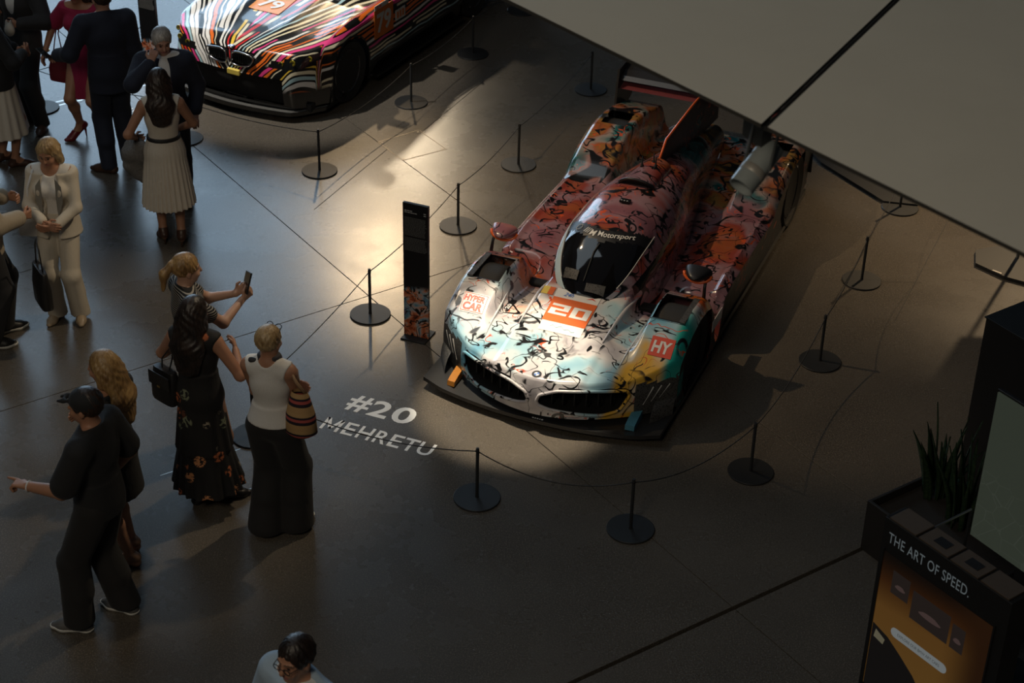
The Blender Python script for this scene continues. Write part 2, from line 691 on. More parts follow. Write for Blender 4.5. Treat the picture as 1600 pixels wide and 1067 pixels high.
for a, b, sag, lab in (
    ('s1', 's14', 0.06, 'thin black cord behind the pink dress, left of the striped car'),
    ('s14', 's2', 0.05, 'thin black cord hanging across the front of the striped car'),
    ('s2', 's3', 0.07, 'thin black cord along the striped car, nearest its front wheel'),
    ('s3', 's4', 0.05, 'thin black cord along the striped car below the orange number panel'),
    ('s4', 's16', 0.05, 'thin black cord along the striped car at the top edge of the picture'),
    ('s5', 's6', 0.06, 'thin black cord left of the art car tail, ending at the beige panel'),
    ('s6', 's7', 0.05, 'thin black cord left of the art car between its mirror and rear wheel'),
    ('s7', 's8', 0.05, 'thin black cord passing behind the upright info board'),
    ('s8', 's17', 0.05, 'thin black cord running down to the short haired woman in white'),
    ('s17', 's9', 0.13, 'thin black cord sagging over the white floor lettering'),
    ('s9', 's10', 0.14, 'thin black cord sagging across the front of the art car nose'),
    ('s10', 's13', 0.12, 'thin black cord at the right front corner of the art car'),
    ('s13', 's12', 0.10, 'thin black cord in deep shade right of the art car'),
    ('s12', 's11', 0.07, 'thin black cord on the right of the art car in dim light'),
    ('s11', 's15', 0.06, 'thin black cord in the warm light going under the beige panel'),
):
    cord(a, b, sag, lab)
# cord running back from the far left stanchion, along the hidden side of the striped car
cord('s1', 's18', 0.05, 'thin black cord running up behind the woman in pink')


# ---------------------------------------------------------------- lettering
def text_mesh(body, size=1.0, bold=0.0, shear=0.0, align='LEFT', spacing=1.0, res=4):
    cu = bpy.data.curves.new('txt', 'FONT')
    cu.body = body
    cu.size = size
    cu.offset = bold
    cu.shear = shear
    cu.align_x = align
    cu.space_character = spacing
    cu.resolution_u = res
    ob = bpy.data.objects.new('txt', cu)
    COL.objects.link(ob)
    dg = bpy.context.evaluated_depsgraph_get()
    me = bpy.data.meshes.new_from_object(ob.evaluated_get(dg))
    V = [tuple(v.co) for v in me.vertices]
    F = [tuple(p.vertices) for p in me.polygons]
    bpy.data.objects.remove(ob)
    bpy.data.curves.remove(cu)
    bpy.data.meshes.remove(me)
    return V, F


def fit_text(body, w, h, **kw):
    """text scaled to width w and height h with its lower left corner at 0,0"""
    V, F = text_mesh(body, **kw)
    A_ = np.array(V)
    lo, hi = A_.min(0), A_.max(0)
    A_ = (A_ - lo) / np.maximum(hi - lo, 1e-9)
    A_[:, 0] *= w
    A_[:, 1] *= h
    A_[:, 2] = 0
    return A_, F


def floor_word(name, chars, org, rz, h, label, adv, bold):
    root = empty(name, (org[0], org[1], 0), rz)
    x = 0.0
    for ch, w_, gap_ in adv:
        m = MB()
        if ch == 'M':                        # drawn from strokes
            k_ = 0.17 * w_
            for poly in ([(0, 0), (k_, 0), (k_, h), (0, h)], [(w_ - k_, 0), (w_, 0), (w_, h), (w_ - k_, h)],
                         [(0, h), (k_ * 1.25, h), (w_ / 2 + k_ * .55, h * .18), (w_ / 2 - k_ * .55, h * .18)],
                         [(w_ - k_ * 1.25, h), (w_, h), (w_ / 2 + k_ * .55, h * .18), (w_ / 2 - k_ * .55, h * .18)]):
                m.add([(px_ + x, py_, 0.0016) for px_, py_ in poly], [(0, 1, 2, 3)])
        else:
            A_, F = fit_text(ch, w_, h, bold=bold)
            m.add([(p[0] + x, p[1], 0.0016) for p in A_], F)
        m.build('letter', MAT['paint_white'], root)
        x += w_ + gap_
    tag(root, label, 'lettering')
    return root


EU = Vector((0.92898, -0.37013, 0))
EV = Vector((0.37013, 0.92898, 0))
TA = math.atan2(EU.y, EU.x)
floor_word('floor_lettering', 'MEHRETU', (-1.485, 11.632), TA, 0.165,
           'white capital letters of the name painted on the floor below the number', [
               ('M', 0.150, 0.030), ('E', 0.098, 0.026), ('H', 0.115, 0.030), ('R', 0.105, 0.022), ('E', 0.098, 0.012), ('T', 0.118, 0.012), ('U', 0.122, 0.0)], 0.014)
floor_word('floor_number', '#20', (-1.325, 11.905), TA, 0.225,
           'large white number sign and twenty painted on the floor by the art car nose', [
               ('#', 0.185, 0.012), ('2', 0.165, 0.028), ('0', 0.185, 0.0)], 0.022)
floor_word('floor_lettering', 'KOONS', (-4.61, 17.47), math.atan2(-0.454, 0.891), 0.17,
           'white name letters painted on the floor behind the legs of the pink dressed woman', [
               ('K', 0.12, 0.02), ('O', 0.14, 0.02), ('O', 0.14, 0.02), ('N', 0.13, 0.02), ('S', 0.11, 0.0)], 0.0)

# ---------------------------------------------------------------- info boards beside the cars
t = NT('abstract_print')
co = t.obj()
o3 = t.xyz(co)
f = t.noise(co, 7.0, 3, 0.6, 0.6)
c = t.ramp(f, [(0.30, (0.01, 0.01, 0.01)), (0.40, (0.45, 0.09, 0.03)), (0.47, (0.70, 0.25, 0.12)), (0.53, (0.45, 0.42, 0.42)), (0.60, (0.10, 0.30, 0.42)), (0.68, (0.30, 0.05, 0.12)), (0.8, (0.02, 0.02, 0.02))])
ink = t.math('ABSOLUTE', t.math('SUBTRACT', t.noise(co, 11.0, 1, 0.5, 0.8), 0.5))
c = t.mix(t.step(ink, 0.035, 0.012), c, (0.008, 0.008, 0.008))
edge = t.math('ADD', t.math('MULTIPLY', t.noise(co, 4.0, 2), 0.10), t.math('MULTIPLY', o3[0], -0.10))
c = t.mix(t.step(t.math('ADD', o3[2], edge), 0.50, 0.56), c, (0.008, 0.008, 0.009))
MAT['board_print'] = t.out(c, 0.35)
MAT['board_text'] = plain('board_text_grey', (0.17, 0.17, 0.165), 0.6)
MAT['board_text_w'] = plain('board_text_white', (0.45, 0.45, 0.44), 0.6)


def info_board(loc, rz, label, lines):
    root = empty('info_board', loc, rz)
    W, H = 0.225, 1.25
    m = MB()
    m.box((0, 0, H / 2 + 0.012), (W, 0.028, H), 0, 0, 0.002)
    m.build('board', MAT['board_print'], root)
    m = MB()
    m.box((0, 0.02, 0.006), (W, 0.22, 0.012), 0, 0, 0.002)
    m.build('foot_plate', MAT['black_metal'], root)
    y = -0.0152
    random.seed(5)
    # heading words, then the paragraphs as lines of small print
    z = H - 0.055
    for words, mat_ in (((('small', 0.06),), 'board_text_w'), ((('head', 0.10),), 'board_text_w')):
        m = MB()
        for _, w_ in words:
            x = -W / 2 + 0.016
            while x < -W / 2 + 0.016 + w_:
                l = random.uniform(0.010, 0.024)
                m.box((x + l / 2, y, z), (l, 0.0008, 0.0075))
                x += l + 0.004
        m.build('heading', MAT[mat_], root)
        z -= 0.016
    m = MB()
    for k in range(2):
        m.box((W / 2 - 0.028, y, H - 0.058 - 0.018 * k), (0.022, 0.0008, 0.007))
    m.build('heading', MAT['board_text_w'], root)
    z -= 0.03
    for n_ in lines:
        m = MB()
        for _ in range(n_):
            x = -W / 2 + 0.016
            while x < W / 2 - 0.03:
                l = random.uniform(0.006, 0.022)
                m.box((x + l / 2, y, z), (l, 0.0008, 0.0042))
                x += l + 0.004
            z -= 0.0115
        o = m.build('paragraph', MAT['board_text'], root)
        o['kind'] = 'stuff'
        z -= 0.014
    tag(root, label, 'sign')
    return root


info_board((-0.80, 13.00, 0), TA, 'tall black info board with small print standing beside the art car nose', (15, 11))
info_board((-3.92, 18.05, 0), R(-27), 'tall black info board standing left of the striped car', (15, 11))

# ---------------------------------------------------------------- right: touch kiosk, planter, screens, hexagonal base
KA = math.atan2(-0.800, 0.600)       # run of the kiosk front
kiosk = empty('touch_kiosk', (2.265, 8.725, 0), KA)
tag(kiosk, 'dark touch kiosk with lit orange screen and title at lower right', 'kiosk')
KW, KD, KH = 0.98, 0.17, 1.5
MAT['kiosk'] = plain('kiosk_black', (0.012, 0.012, 0.013), 0.45, 0, 0.1)
MAT['kiosk_top'] = plain('kiosk_brown_tile', (0.085, 0.062, 0.045), 0.7, 0, 0, 0.1, 30)
m = MB()
m.box((KW / 2, KD / 2, KH / 2 - 0.004), (KW, KD, KH - 0.008), 0, 0, 0.003)
m.build('cabinet', MAT['kiosk'], kiosk)
tiles = [(0.03, 0.24), (0.26, 0.49), (0.51, 0.72), (0.74, 0.95)]
for i, (a, b) in enumerate(tiles):
    m = MB()
    m.box(((a + b) / 2, KD / 2, KH - 0.002), (b - a, KD - 0.01, 0.012), 0, 0, 0.002)
    tl = m.build('top_tile', MAT['kiosk_top'], kiosk)
    if i in (1, 2):
        m = MB()
        m.box(((a + b) / 2 + 0.01, KD / 2, KH + 0.0045), (0.10, 0.07, 0.002))
        m.build('recess', MAT['kiosk'], tl)
A_, F = fit_text('THE ART OF SPEED.', 0.635, 0.075, spacing=1.05)
m = MB()
m.add([(0.050 + p[0], -0.002, KH - 0.165 + p[1]) for p in A_], F)
m.build('title_lettering', emit('title_lettering_lit', (0.62, 0.72, 0.75), 0.12), kiosk)
t = NT('kiosk_screen_glow')
co = t.obj()
o3 = t.xyz(co)
e = t.math('ADD', o3[2], t.math('MULTIPLY', o3[0], -0.10))
c = t.ramp(t.step(e, 0.35, 1.28), [(0.0, (0.55, 0.27, 0.06)), (0.55, (0.50, 0.23, 0.05)), (0.85, (0.17, 0.055, 0.012)), (1.0, (0.01, 0.006, 0.004))])
side = t.step(o3[0], 0.86, 0.55)
c = t.mix(side, (0.10, 0.035, 0.01), c)
t.out((0.01, 0.01, 0.01), 0.25)
t.set(t.b.inputs['Emission Color'], c)
t.b.inputs['Emission Strength'].default_value = 0.15
MAT['kiosk_screen'] = t.m
m = MB()
m.box((0.465, -0.001, 0.73), (0.86, 0.004, 1.06))
scr = m.build('screen', MAT['kiosk_screen'], kiosk)
m = MB()
for (x0, z0), (x1, z1) in (((0.03, 0.19), (0.03, 1.27)), ((0.90, 0.19), (0.90, 1.27)), ((0.03, 0.19), (0.90, 0.19))):
    m.box(((x0 + x1) / 2, -0.004, (z0 + z1) / 2), (abs(x1 - x0) + 0.012, 0.012, abs(z1 - z0) + 0.012))
m.build('bezel', MAT['kiosk'], kiosk)


def screen_patch(name, poly, mat, y=-0.0045):
    m = MB()
    m.add([(x, y, z) for x, z in poly], [tuple(range(len(poly)))])
    return m.build(name, mat, scr)


pic = emit('screen_picture_dark', (0.05, 0.035, 0.03), 0.25)
picl = emit('screen_picture_detail', (0.35, 0.22, 0.20), 0.13)
for x0, x1, z0, z1 in ((0.13, 0.27, 1.00, 1.17), (0.30, 0.60, 0.92, 1.13), (0.62, 0.72, 0.92, 1.10)):
    screen_patch('screen_picture', [(x0, z0), (x1, z0), (x1, z1), (x0, z1)], pic)
    cx, cz = (x0 + x1) / 2, (z0 + z1) / 2
    pts = [(cx + (x1 - x0) * 0.30 * math.cos(a), cz - 0.02 + (z1 - z0) * 0.10 * math.sin(a) * (1.25 if math.sin(a) > 0 and abs(math.cos(a)) < .7 else .8)) for a in np.linspace(0, 2 * math.pi, 18)[:-1]]
    screen_patch('screen_picture_car', pts, picl, -0.005)
pts = []
for a in np.linspace(-math.pi / 2, math.pi / 2, 9):
    pts.append((0.60 + 0.036 * math.cos(a), 0.735 + 0.036 * math.sin(a)))
for a in np.linspace(math.pi / 2, 1.5 * math.pi, 9):
    pts.append((0.22 + 0.036 * math.cos(a), 0.735 + 0.036 * math.sin(a)))
screen_patch('screen_button', pts, emit('screen_button_pale', (0.52, 0.56, 0.56), 0.26))
A_, F = fit_text('EXPLORE OUR BMW ART CARS', 0.34, 0.022)
m = MB()
m.add([(0.24 + p[0], -0.0052, 0.724 + p[1]) for p in A_], F)
m.build('button_lettering', emit('button_lettering_grey', (0.10, 0.11, 0.11), 0.3), scr)
# dark silhouette of a car at the foot of the screen
screen_patch('screen_silhouette', [(0.04, 0.20), (0.62, 0.20), (0.52, 0.40), (0.40, 0.52), (0.28, 0.60), (0.17, 0.665), (0.04, 0.70)], emit('screen_silhouette_dark', (0.012, 0.01, 0.01), 0.3))
screen_patch('screen_headlight', [(0.06, 0.60), (0.14, 0.585), (0.15, 0.63), (0.07, 0.665)], emit('screen_headlight_pale', (0.45, 0.40, 0.26), 0.2), -0.005)

# planter behind the kiosk with upright leaves
JB = math.atan2(-0.819, 0.574)
pl = empty('planter', (2.53, 10.30, 0), JB)
tag(pl, 'dark rectangular planter trough behind the touch kiosk', 'planter')
PW, PD_, PH_ = 1.12, 0.75, 0.43
MAT['planter'] = plain('planter_dark', (0.022, 0.019, 0.017), 0.5)
MAT['soil'] = plain('soil', (0.02, 0.015, 0.011), 0.95, 0, 0, 0.4, 60, 0.5)
for c_, s_ in (((PW / 2, 0.012, PH_ / 2), (PW, 0.024, PH_)), ((PW / 2, PD_ - 0.012, PH_ / 2), (PW, 0.024, PH_)),
               ((0.012, PD_ / 2, PH_ / 2), (0.024, PD_ - 0.05, PH_)), ((PW - 0.012, PD_ / 2, PH_ / 2), (0.024, PD_ - 0.05, PH_))):
    m = MB()
    m.box(c_, s_, 0, 0, 0.003)
    m.build('side_panel', MAT['planter'], pl)
m = MB()
m.box((PW / 2, PD_ / 2, PH_ / 2 - 0.03), (PW - 0.06, PD_ - 0.06, PH_ - 0.06))
m.build('soil', MAT['soil'], pl)
t = NT('sansevieria_leaf')
co = t.obj()
w_ = t.noise(t.scaled(co, (4, 4, 22)), 2.0, 3, 0.6)
MAT['leaf'] = t.out(t.ramp(w_, [(0.35, (0.012, 0.028, 0.014)), (0.6, (0.03, 0.055, 0.025)), (0.75, (0.06, 0.075, 0.03))]), 0.35)
random.seed(11)
n_pl = 0
for px, py, hh, lab in ((0.20, 0.50, 0.62, 'upright green leafed plant at the corner of the dark planter'),
                        (0.52, 0.42, 0.72, 'tall upright green leafed plant in the middle of the dark planter'),
                        (0.90, 0.52, 0.66, 'upright green leafed plant beside the pale green screen')):
    wp = pl.matrix_basis if False else None
    ca, sa = math.cos(JB), math.sin(JB)
    plant = empty('snake_plant', (2.53 + px * ca - py * sa, 10.30 + px * sa + py * ca, PH_ - 0.065), 0)
    tag(plant, lab, 'plant', 'leafy plants in the dark planter')
    for i in range(17):
        an = random.uniform(0, 6.28)
        r0 = random.uniform(0.0, 0.13)
        h_ = hh * random.uniform(0.6, 1.05)
        lean = random.uniform(0.03, 0.16)
        bx, by = r0 * math.cos(an), r0 * math.sin(an)
        tw = random.uniform(0, 6.28)
        pts, fs = [], []
        N_ = 6
        for k in range(N_ + 1):
            f = k / N_
            wd = 0.030 * (1 - f ** 2.4) * (0.7 + 0.5 * math.sin(f * 2.6)) + 0.0015
            cx, cy, cz = bx + lean * f * f * math.cos(an), by + lean * f * f * math.sin(an), h_ * f
            a2 = tw + 0.5 * f
            dx, dy = math.cos(a2), math.sin(a2)
            nx, ny = -dy, dx
            pts += [(cx - wd * dx + 0.006 * nx, cy - wd * dy + 0.006 * ny, cz), (cx - 0.003 * nx, cy - 0.003 * ny, cz), (cx + wd * dx + 0.006 * nx, cy + wd * dy + 0.006 * ny, cz), (cx + 0.004 * nx, cy + 0.004 * ny, cz)]
        for k in range(N_):
            b0 = k * 4
            for q_ in range(4):
                fs.append((b0 + q_, b0 + (q_ + 1) % 4, b0 + 4 + (q_ + 1) % 4, b0 + 4 + q_))
        m = MB()
        m.add(pts, fs)
        m.build('leaf', MAT['leaf'], plant, smooth=True)

# steel rail frame behind the kiosk
rail = empty('steel_rail_frame', (0, 0, 0))
tag(rail, 'thin bright steel rail frame behind the kiosk top', 'rail')
for a, b, n_ in (((2.53, 8.70), (2.986, 8.092), 'top_rail'), ((2.53, 8.70), (2.83, 8.92), 'side_rail')):
    m = MB()
    d = Vector((b[0] - a[0], b[1] - a[1], 0))
    m.box(((a[0] + b[0]) / 2, (a[1] + b[1]) / 2, 1.415), (d.length, 0.010, 0.010), math.atan2(d.y, d.x))
    m.build(n_, MAT['steel_strip'], rail)
for x, y in ((2.53, 8.70), (2.83, 8.92), (2.986, 8.092)):
    m = MB()
    m.box((x, y, 0.705), (0.014, 0.014, 1.41), KA)
    m.build('post', MAT['black_metal'], rail)

# pale green display on a dark post
t = NT('green_display')
co = t.obj()
vo = t.n('ShaderNodeTexVoronoi', feature='DISTANCE_TO_EDGE')
t.set(vo.inputs['Vector'], co)
vo.inputs['Scale'].default_value = 7
o3 = t.xyz(co)
ln = t.math('MULTIPLY', t.step(vo.outputs['Distance'], 0.022, 0.008), t.step(o3[2], 0.62, 0.40))
c = t.mix(t.math('MULTIPLY', ln, 0.35), (0.155, 0.185, 0.135), (0.26, 0.30, 0.24))
t.out((0.01, 0.012, 0.01), 0.3)
t.set(t.b.inputs['Emission Color'], c)
t.b.inputs['Emission Strength'].default_value = 0.17
DA = math.atan2(-0.819, 0.574)
dis = empty('green_display', (2.99, 9.34, 0.9), DA)
tag(dis, 'pale green upright display screen with faint line drawing at right edge', 'display')
m = MB()
m.box((0.42, 0.0, 0.55), (0.84, 0.012, 1.10))
m.build('screen', t.m, dis)
m = MB()
m.box((0.42, 0.022, 0.55), (0.87, 0.03, 1.13), 0, 0, 0.003)
m.build('housing', MAT['kiosk'], dis)
m = MB()
m.box((0.42, 0.045, -0.10), (0.10, 0.05, 1.6))
m.box((0.42, 0.045, -0.893), (0.5, 0.4, 0.014))
m.build('stand', MAT['kiosk'], dis)
# black upright block behind the display
blk = empty('black_pillar_box', (3.35, 11.05, 0), R(35))
tag(blk, 'tall black box standing behind the pale green display', 'box')
m = MB()
m.box((0.45, -0.30, 0.75), (0.90, 0.60, 1.5), 0, 0, 0.006)
m.build('body', MAT['kiosk'], blk)
m = MB()
m.box((0.45, -0.30, 1.506), (0.92, 0.62, 0.012), 0, 0, 0.002)
m.build('lid', MAT['black_metal'], blk)
# hexagonal base plate with a steel post
hexb = empty('hexagonal_sign_base', (4.60, 14.52, 0), 0)
tag(hexb, 'black hexagonal floor plate with bright steel post at right edge', 'stand')
m = MB()
HX = [(-0.36, 0.18), (-0.11, 0.27), (0.25, 0.10), (0.38, -0.2), (0.05, -0.44), (-0.20, -0.30), (-0.41, -0.07)][::-1]
m.prism(HX, 0.0, 0.035)
m.build('base_plate', MAT['black_metal'], hexb)
m = MB()
m.tube([(0.0, 0.06, 0.035), (0.0, 0.06, 1.4)], 0.016, 12)
m.build('post', MAT['steel_strip'], hexb)
m = MB()
m.box((0.25, 0.06, 1.75), (0.6, 0.03, 0.75))
m.build('sign_panel', MAT['kiosk'], hexb)
m = MB()
m.box((-0.25, -0.225, 0.0365), (0.09, 0.018, 0.003), R(-40))
m.build('maker_plate', MAT['steel_strip'], hexb)
# long dark plate whose corner shows below the beige panel
bp = empty('black_floor_plate', (3.30, 16.28, 0), R(-32))
tag(bp, 'dark flat plate on the floor, its corner showing below the beige panel', 'plate')
m = MB()
m.prism([(-0.45, 0.12), (-0.30, 0.0), (0.55, -0.42), (0.85, -0.30), (0.70, 0.4), (-0.2, 0.5)], 0.0, 0.03)
m.build('base_plate', MAT['black_metal'], bp)

# ---------------------------------------------------------------- art car (prototype racer)
def sm(a, b, x):
    f = np.clip((np.asarray(x, float) - a) / (b - a), 0, 1)
    return f * f * (3 - 2 * f)


def livery(name, rough=0.22, dark=0.0):
    """abstract sprayed colours with black brush marks (own pattern, same palette)"""
    t = NT(name)
    co = t.obj()
    x, y, z = t.xyz(co)
    warp = t.n('ShaderNodeVectorMath', operation='ADD')
    nz = t.n('ShaderNodeTexNoise')
    t.set(nz.inputs['Vector'], co)
    nz.inputs['Scale'].default_value = 2.3
    nz.inputs['Detail'].default_value = 3
    sc = t.scaled(nz.outputs['Color'], (0.45, 0.45, 0.45))
    t.set(warp.inputs[0], co)
    t.set(warp.inputs[1], sc)
    wc = warp.outputs[0]
    f = t.noise(wc, 1.7, 2, 0.5)
    nose = t.ramp(f, [(0.28, (0.16, 0.42, 0.58)), (0.40, (0.42, 0.62, 0.70)), (0.47, (0.72, 0.70, 0.70)), (0.55, (0.50, 0.47, 0.50)), (0.62, (0.74, 0.72, 0.72)), (0.70, (0.78, 0.52, 0.42)), (0.80, (0.70, 0.66, 0.64))])
    f2 = t.noise(wc, 1.5, 2, 0.55)
    mid = t.ramp(f2, [(0.28, (0.15, 0.07, 0.10)), (0.40, (0.28, 0.115, 0.14)), (0.49, (0.33, 0.20, 0.23)), (0.57, (0.32, 0.06, 0.045)), (0.66, (0.38, 0.10, 0.035)), (0.80, (0.28, 0.17, 0.20))])
    f3 = t.noise(wc, 2.0, 2, 0.55)
    rear = t.ramp(f3, [(0.32, (0.02, 0.02, 0.02)), (0.42, (0.02, 0.16, 0.17)), (0.48, (0.34, 0.29, 0.26)), (0.55, (0.36, 0.10, 0.03)), (0.61, (0.32, 0.19, 0.05)), (0.68, (0.03, 0.03, 0.03))])
    jit = t.math('MULTIPLY', t.math('SUBTRACT', t.noise(co, 3.0, 2), 0.5), 0.9)
    yj = t.math('ADD', y, jit)
    c = t.mix(t.step(yj, 0.85, 1.25), nose, mid)
    c = t.mix(t.step(yj, 2.95, 3.35), c, rear)
    # yellow and turquoise at one front corner, blue at the other, orange behind the wheels
    xj = t.math('ADD', x, t.math('MULTIPLY', jit, 0.4))
    yel = t.math('MULTIPLY', t.step(xj, 0.50, 0.62), t.step(yj, 0.42, 0.20))
    c = t.mix(yel, c, (0.80, 0.46, 0.06))
    teal = t.math('MULTIPLY', t.step(x, 0.86, 0.93), t.step(y, 1.0, 0.7))
    c = t.mix(teal, c, (0.02, 0.34, 0.30))
    blue = t.math('MULTIPLY', t.step(xj, -0.66, -0.84), t.step(yj, 0.55, 0.25))
    c = t.mix(t.math('MULTIPLY', blue, 0.8), c, (0.18, 0.46, 0.62))
    orr = t.math('MULTIPLY', t.math('MULTIPLY', t.step(t.math('ABSOLUTE', x), 0.50, 0.62), t.step(y, 0.98, 1.08)), t.step(y, 1.55, 1.40))
    c = t.mix(t.math('MULTIPLY', orr, t.step(f2, 0.40, 0.50)), c, (0.62, 0.15, 0.02))
    # brush marks: broken level lines of two warped noise fields, dabs, fine pen lines
    a = t.math('ABSOLUTE', t.math('SUBTRACT', t.noise(co, 2.9, 1.0, 0.4, 0.9), 0.5))
    gate = t.step(t.noise(co, 4.2, 2), 0.47, 0.53)
    i1 = t.math('MULTIPLY', t.step(a, 0.032, 0.016), gate)
    b = t.math('ABSOLUTE', t.math('SUBTRACT', t.noise(t.scaled(co, (1.0, 1.5, 1.0)), 4.6, 0.5, 0.4, 1.3), 0.52))
    gate2 = t.step(t.noise(t.scaled(co, (1.3, 0.9, 1.2)), 5.0, 2), 0.49, 0.54)
    i2 = t.math('MULTIPLY', t.step(b, 0.036, 0.018), gate2)
    d = t.noise(t.scaled(co, (1.0, 0.45, 1.0)), 26.0, 0, 0.3)
    i3 = t.math('MULTIPLY', t.step(d, 0.70, 0.735), t.step(t.noise(co, 3.1, 1), 0.45, 0.60))
    e = t.math('ABSOLUTE', t.math('SUBTRACT', t.noise(wc, 3.2, 0.0, 0.3, 0.3), 0.47))
    i4 = t.math('MULTIPLY', t.step(e, 0.0065, 0.003), 0.9)
    smoke = t.math('MULTIPLY', t.step(t.noise(wc, 2.4, 4, 0.65), 0.60, 0.72), 0.85)
    ink = t.math('MAXIMUM', t.math('MAXIMUM', i1, i2), t.math('MAXIMUM', i3, i4))
    red = t.math('MULTIPLY', t.step(t.math('ABSOLUTE', t.math('SUBTRACT', t.noise(wc, 5.8, 1, 0.4, 0.5), 0.5)), 0.016, 0.006), t.step(t.noise(co, 4.1, 1), 0.53, 0.60))
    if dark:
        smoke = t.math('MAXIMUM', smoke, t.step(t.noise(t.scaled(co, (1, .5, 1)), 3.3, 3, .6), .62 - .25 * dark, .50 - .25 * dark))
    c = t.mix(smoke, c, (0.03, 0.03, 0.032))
    c = t.mix(red, c, (0.68, 0.10, 0.03))
    c = t.mix(ink, c, (0.010, 0.010, 0.011))
    return t.out(c, rough, 0.0, 0.15 if dark else 0.7, 0.25 if dark else None)


MAT['livery'] = livery('abstract_livery')
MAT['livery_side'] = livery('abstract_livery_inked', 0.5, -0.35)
t = NT('carbon_fibre')
co = t.obj()
ck = t.n('ShaderNodeTexChecker')
t.set(ck.inputs['Vector'], co)
ck.inputs['Scale'].default_value = 160
ck.inputs['Color1'].default_value = (0.014, 0.014, 0.015, 1)
ck.inputs['Color2'].default_value = (0.030, 0.030, 0.031, 1)
MAT['carbon'] = t.out(ck.outputs['Color'], 0.38, 0, 0.35)
MAT['void'] = plain('intake_black', (0.004, 0.004, 0.004), 0.9)
MAT['tyre'] = plain('tyre_rubber', (0.016, 0.016, 0.016), 0.75, 0, 0, 0.2, 60, 0.15)
MAT['rim_black'] = plain('rim_dark', (0.03, 0.03, 0.032), 0.3, 0.7)
MAT['glass_dark'] = plain('tinted_screen', (0.006, 0.006, 0.007), 0.06, 0, 0.5, 0.05)
MAT['white'] = plain('decal_white', (0.80, 0.80, 0.79), 0.4, 0, 0.4, 0.03)
MAT['orange'] = plain('decal_orange', (0.76, 0.15, 0.03), 0.4, 0, 0.4, 0.05)
MAT['red_orange'] = plain('mirror_orange_red', (0.80, 0.13, 0.02), 0.35, 0, 0.4, 0.05)
MAT['decal_red'] = plain('decal_red', (0.72, 0.08, 0.04), 0.4, 0, 0.4, 0.05)
MAT['ink'] = plain('decal_black', (0.012, 0.012, 0.014), 0.4)
MAT['yellow'] = plain('decal_yellow', (0.80, 0.62, 0.12), 0.4)
MAT['blue'] = plain('decal_blue', (0.10, 0.22, 0.60), 0.35)
MAT['banner_print'] = plain('banner_print_white', (0.80, 0.80, 0.78), 0.5)
MAT['chrome'] = plain('chrome', (0.7, 0.7, 0.7), 0.12, 1.0)
MAT['silver'] = plain('silver_print', (0.52, 0.52, 0.50), 0.4)
MAT['pillar'] = plain('pillar_sky_reflection', (0.52, 0.66, 0.72), 0.25, 0, 0.5, 0.1, 8)  # pale blue paints in the window daylight mirrored on the left pillar
t = NT('honeycomb_mesh')
co = t.obj()
vo = t.n('ShaderNodeTexVoronoi')
t.set(vo.inputs['Vector'], co)
vo.inputs['Scale'].default_value = 75
hole = t.step(vo.outputs['Distance'], 0.28, 0.42)
MAT['honeycomb'] = t.out(t.mix(hole, (0.008, 0.008, 0.008), (0.075, 0.073, 0.070)), 0.45, 0, 0.2)

CAR = empty('art_race_car', (0.22526, 11.85967, 0), TA)
tag(CAR, 'low prototype racing car sprayed with colours and black brush marks, number 20', 'race car')


def vf(u):
    return -0.15 + 0.55 * np.asarray(u) ** 2


def body_h(u, v):
    a = np.abs(u)
    cen = np.interp(v, [-.3, -.1, .4, .95, 1.3, 1.7, 2.2, 3.0, 4.8], [.415, .44, .535, .60, .60, .55, .50, .46, .44])
    fen = np.interp(v, [-.2, .1, .25, .4, .55, .7, .9, 1.1, 1.22, 1.30, 1.38], [.40, .425, .48, .56, .635, .69, .725, .705, .665, .57, .40])
    cha = np.interp(v, [-.2, .1, .4, .7, 1.0, 1.25, 1.5, 1.8], [.415, .45, .525, .515, .465, .425, .42, .44])
    wc = 1 - sm(.345, .40, a)
    wf = sm(.55, .655, a)
    front = cen * wc + (1 - wc) * (cha * (1 - wf) + fen * wf)
    pod = np.interp(v, [1.3, 1.5, 1.62, 1.9, 2.6, 3.1, 3.4, 4.8], [.36, .40, .49, .525, .51, .49, .48, .46])
    pod = pod - 0.07 * (1 - sm(.42, .72, a)) + 0.018 * np.exp(-((a - .925) / .02) ** 2)
    # sidepod mouth and the gap in front of it
    pod = pod - 0.22 * sm(1.62, 1.50, v) * sm(.62, .72, a)
    rf = np.interp(v, [2.95, 3.1, 3.25, 3.45, 3.7, 3.95, 4.2, 4.5, 4.8], [.46, .52, .62, .70, .755, .765, .745, .67, .58])
    wr = sm(.52, .60, a) * sm(2.98, 3.12, v)
    inner = np.interp(v, [1.4, 2.0, 3.0, 3.6, 4.2, 4.8], [.46, .46, .46, .42, .40, .46])
    mid = pod * (1 - wr) + np.maximum(pod, rf) * wr
    wi = (1 - sm(.44, .52, a))
    mid = mid * (1 - wi * sm(2.6, 3.2, v)) + inner * wi * sm(2.6, 3.2, v)
    wm = sm(1.34, 1.44, v)
    z = front * (1 - wm) + mid * wm
    z = z - 0.085 * np.clip((a - .925) / .075, 0, 1) ** 2 * (0.4 + 0.6 * (v < 1.4) + 0.3 * (v > 3.1))
    return z


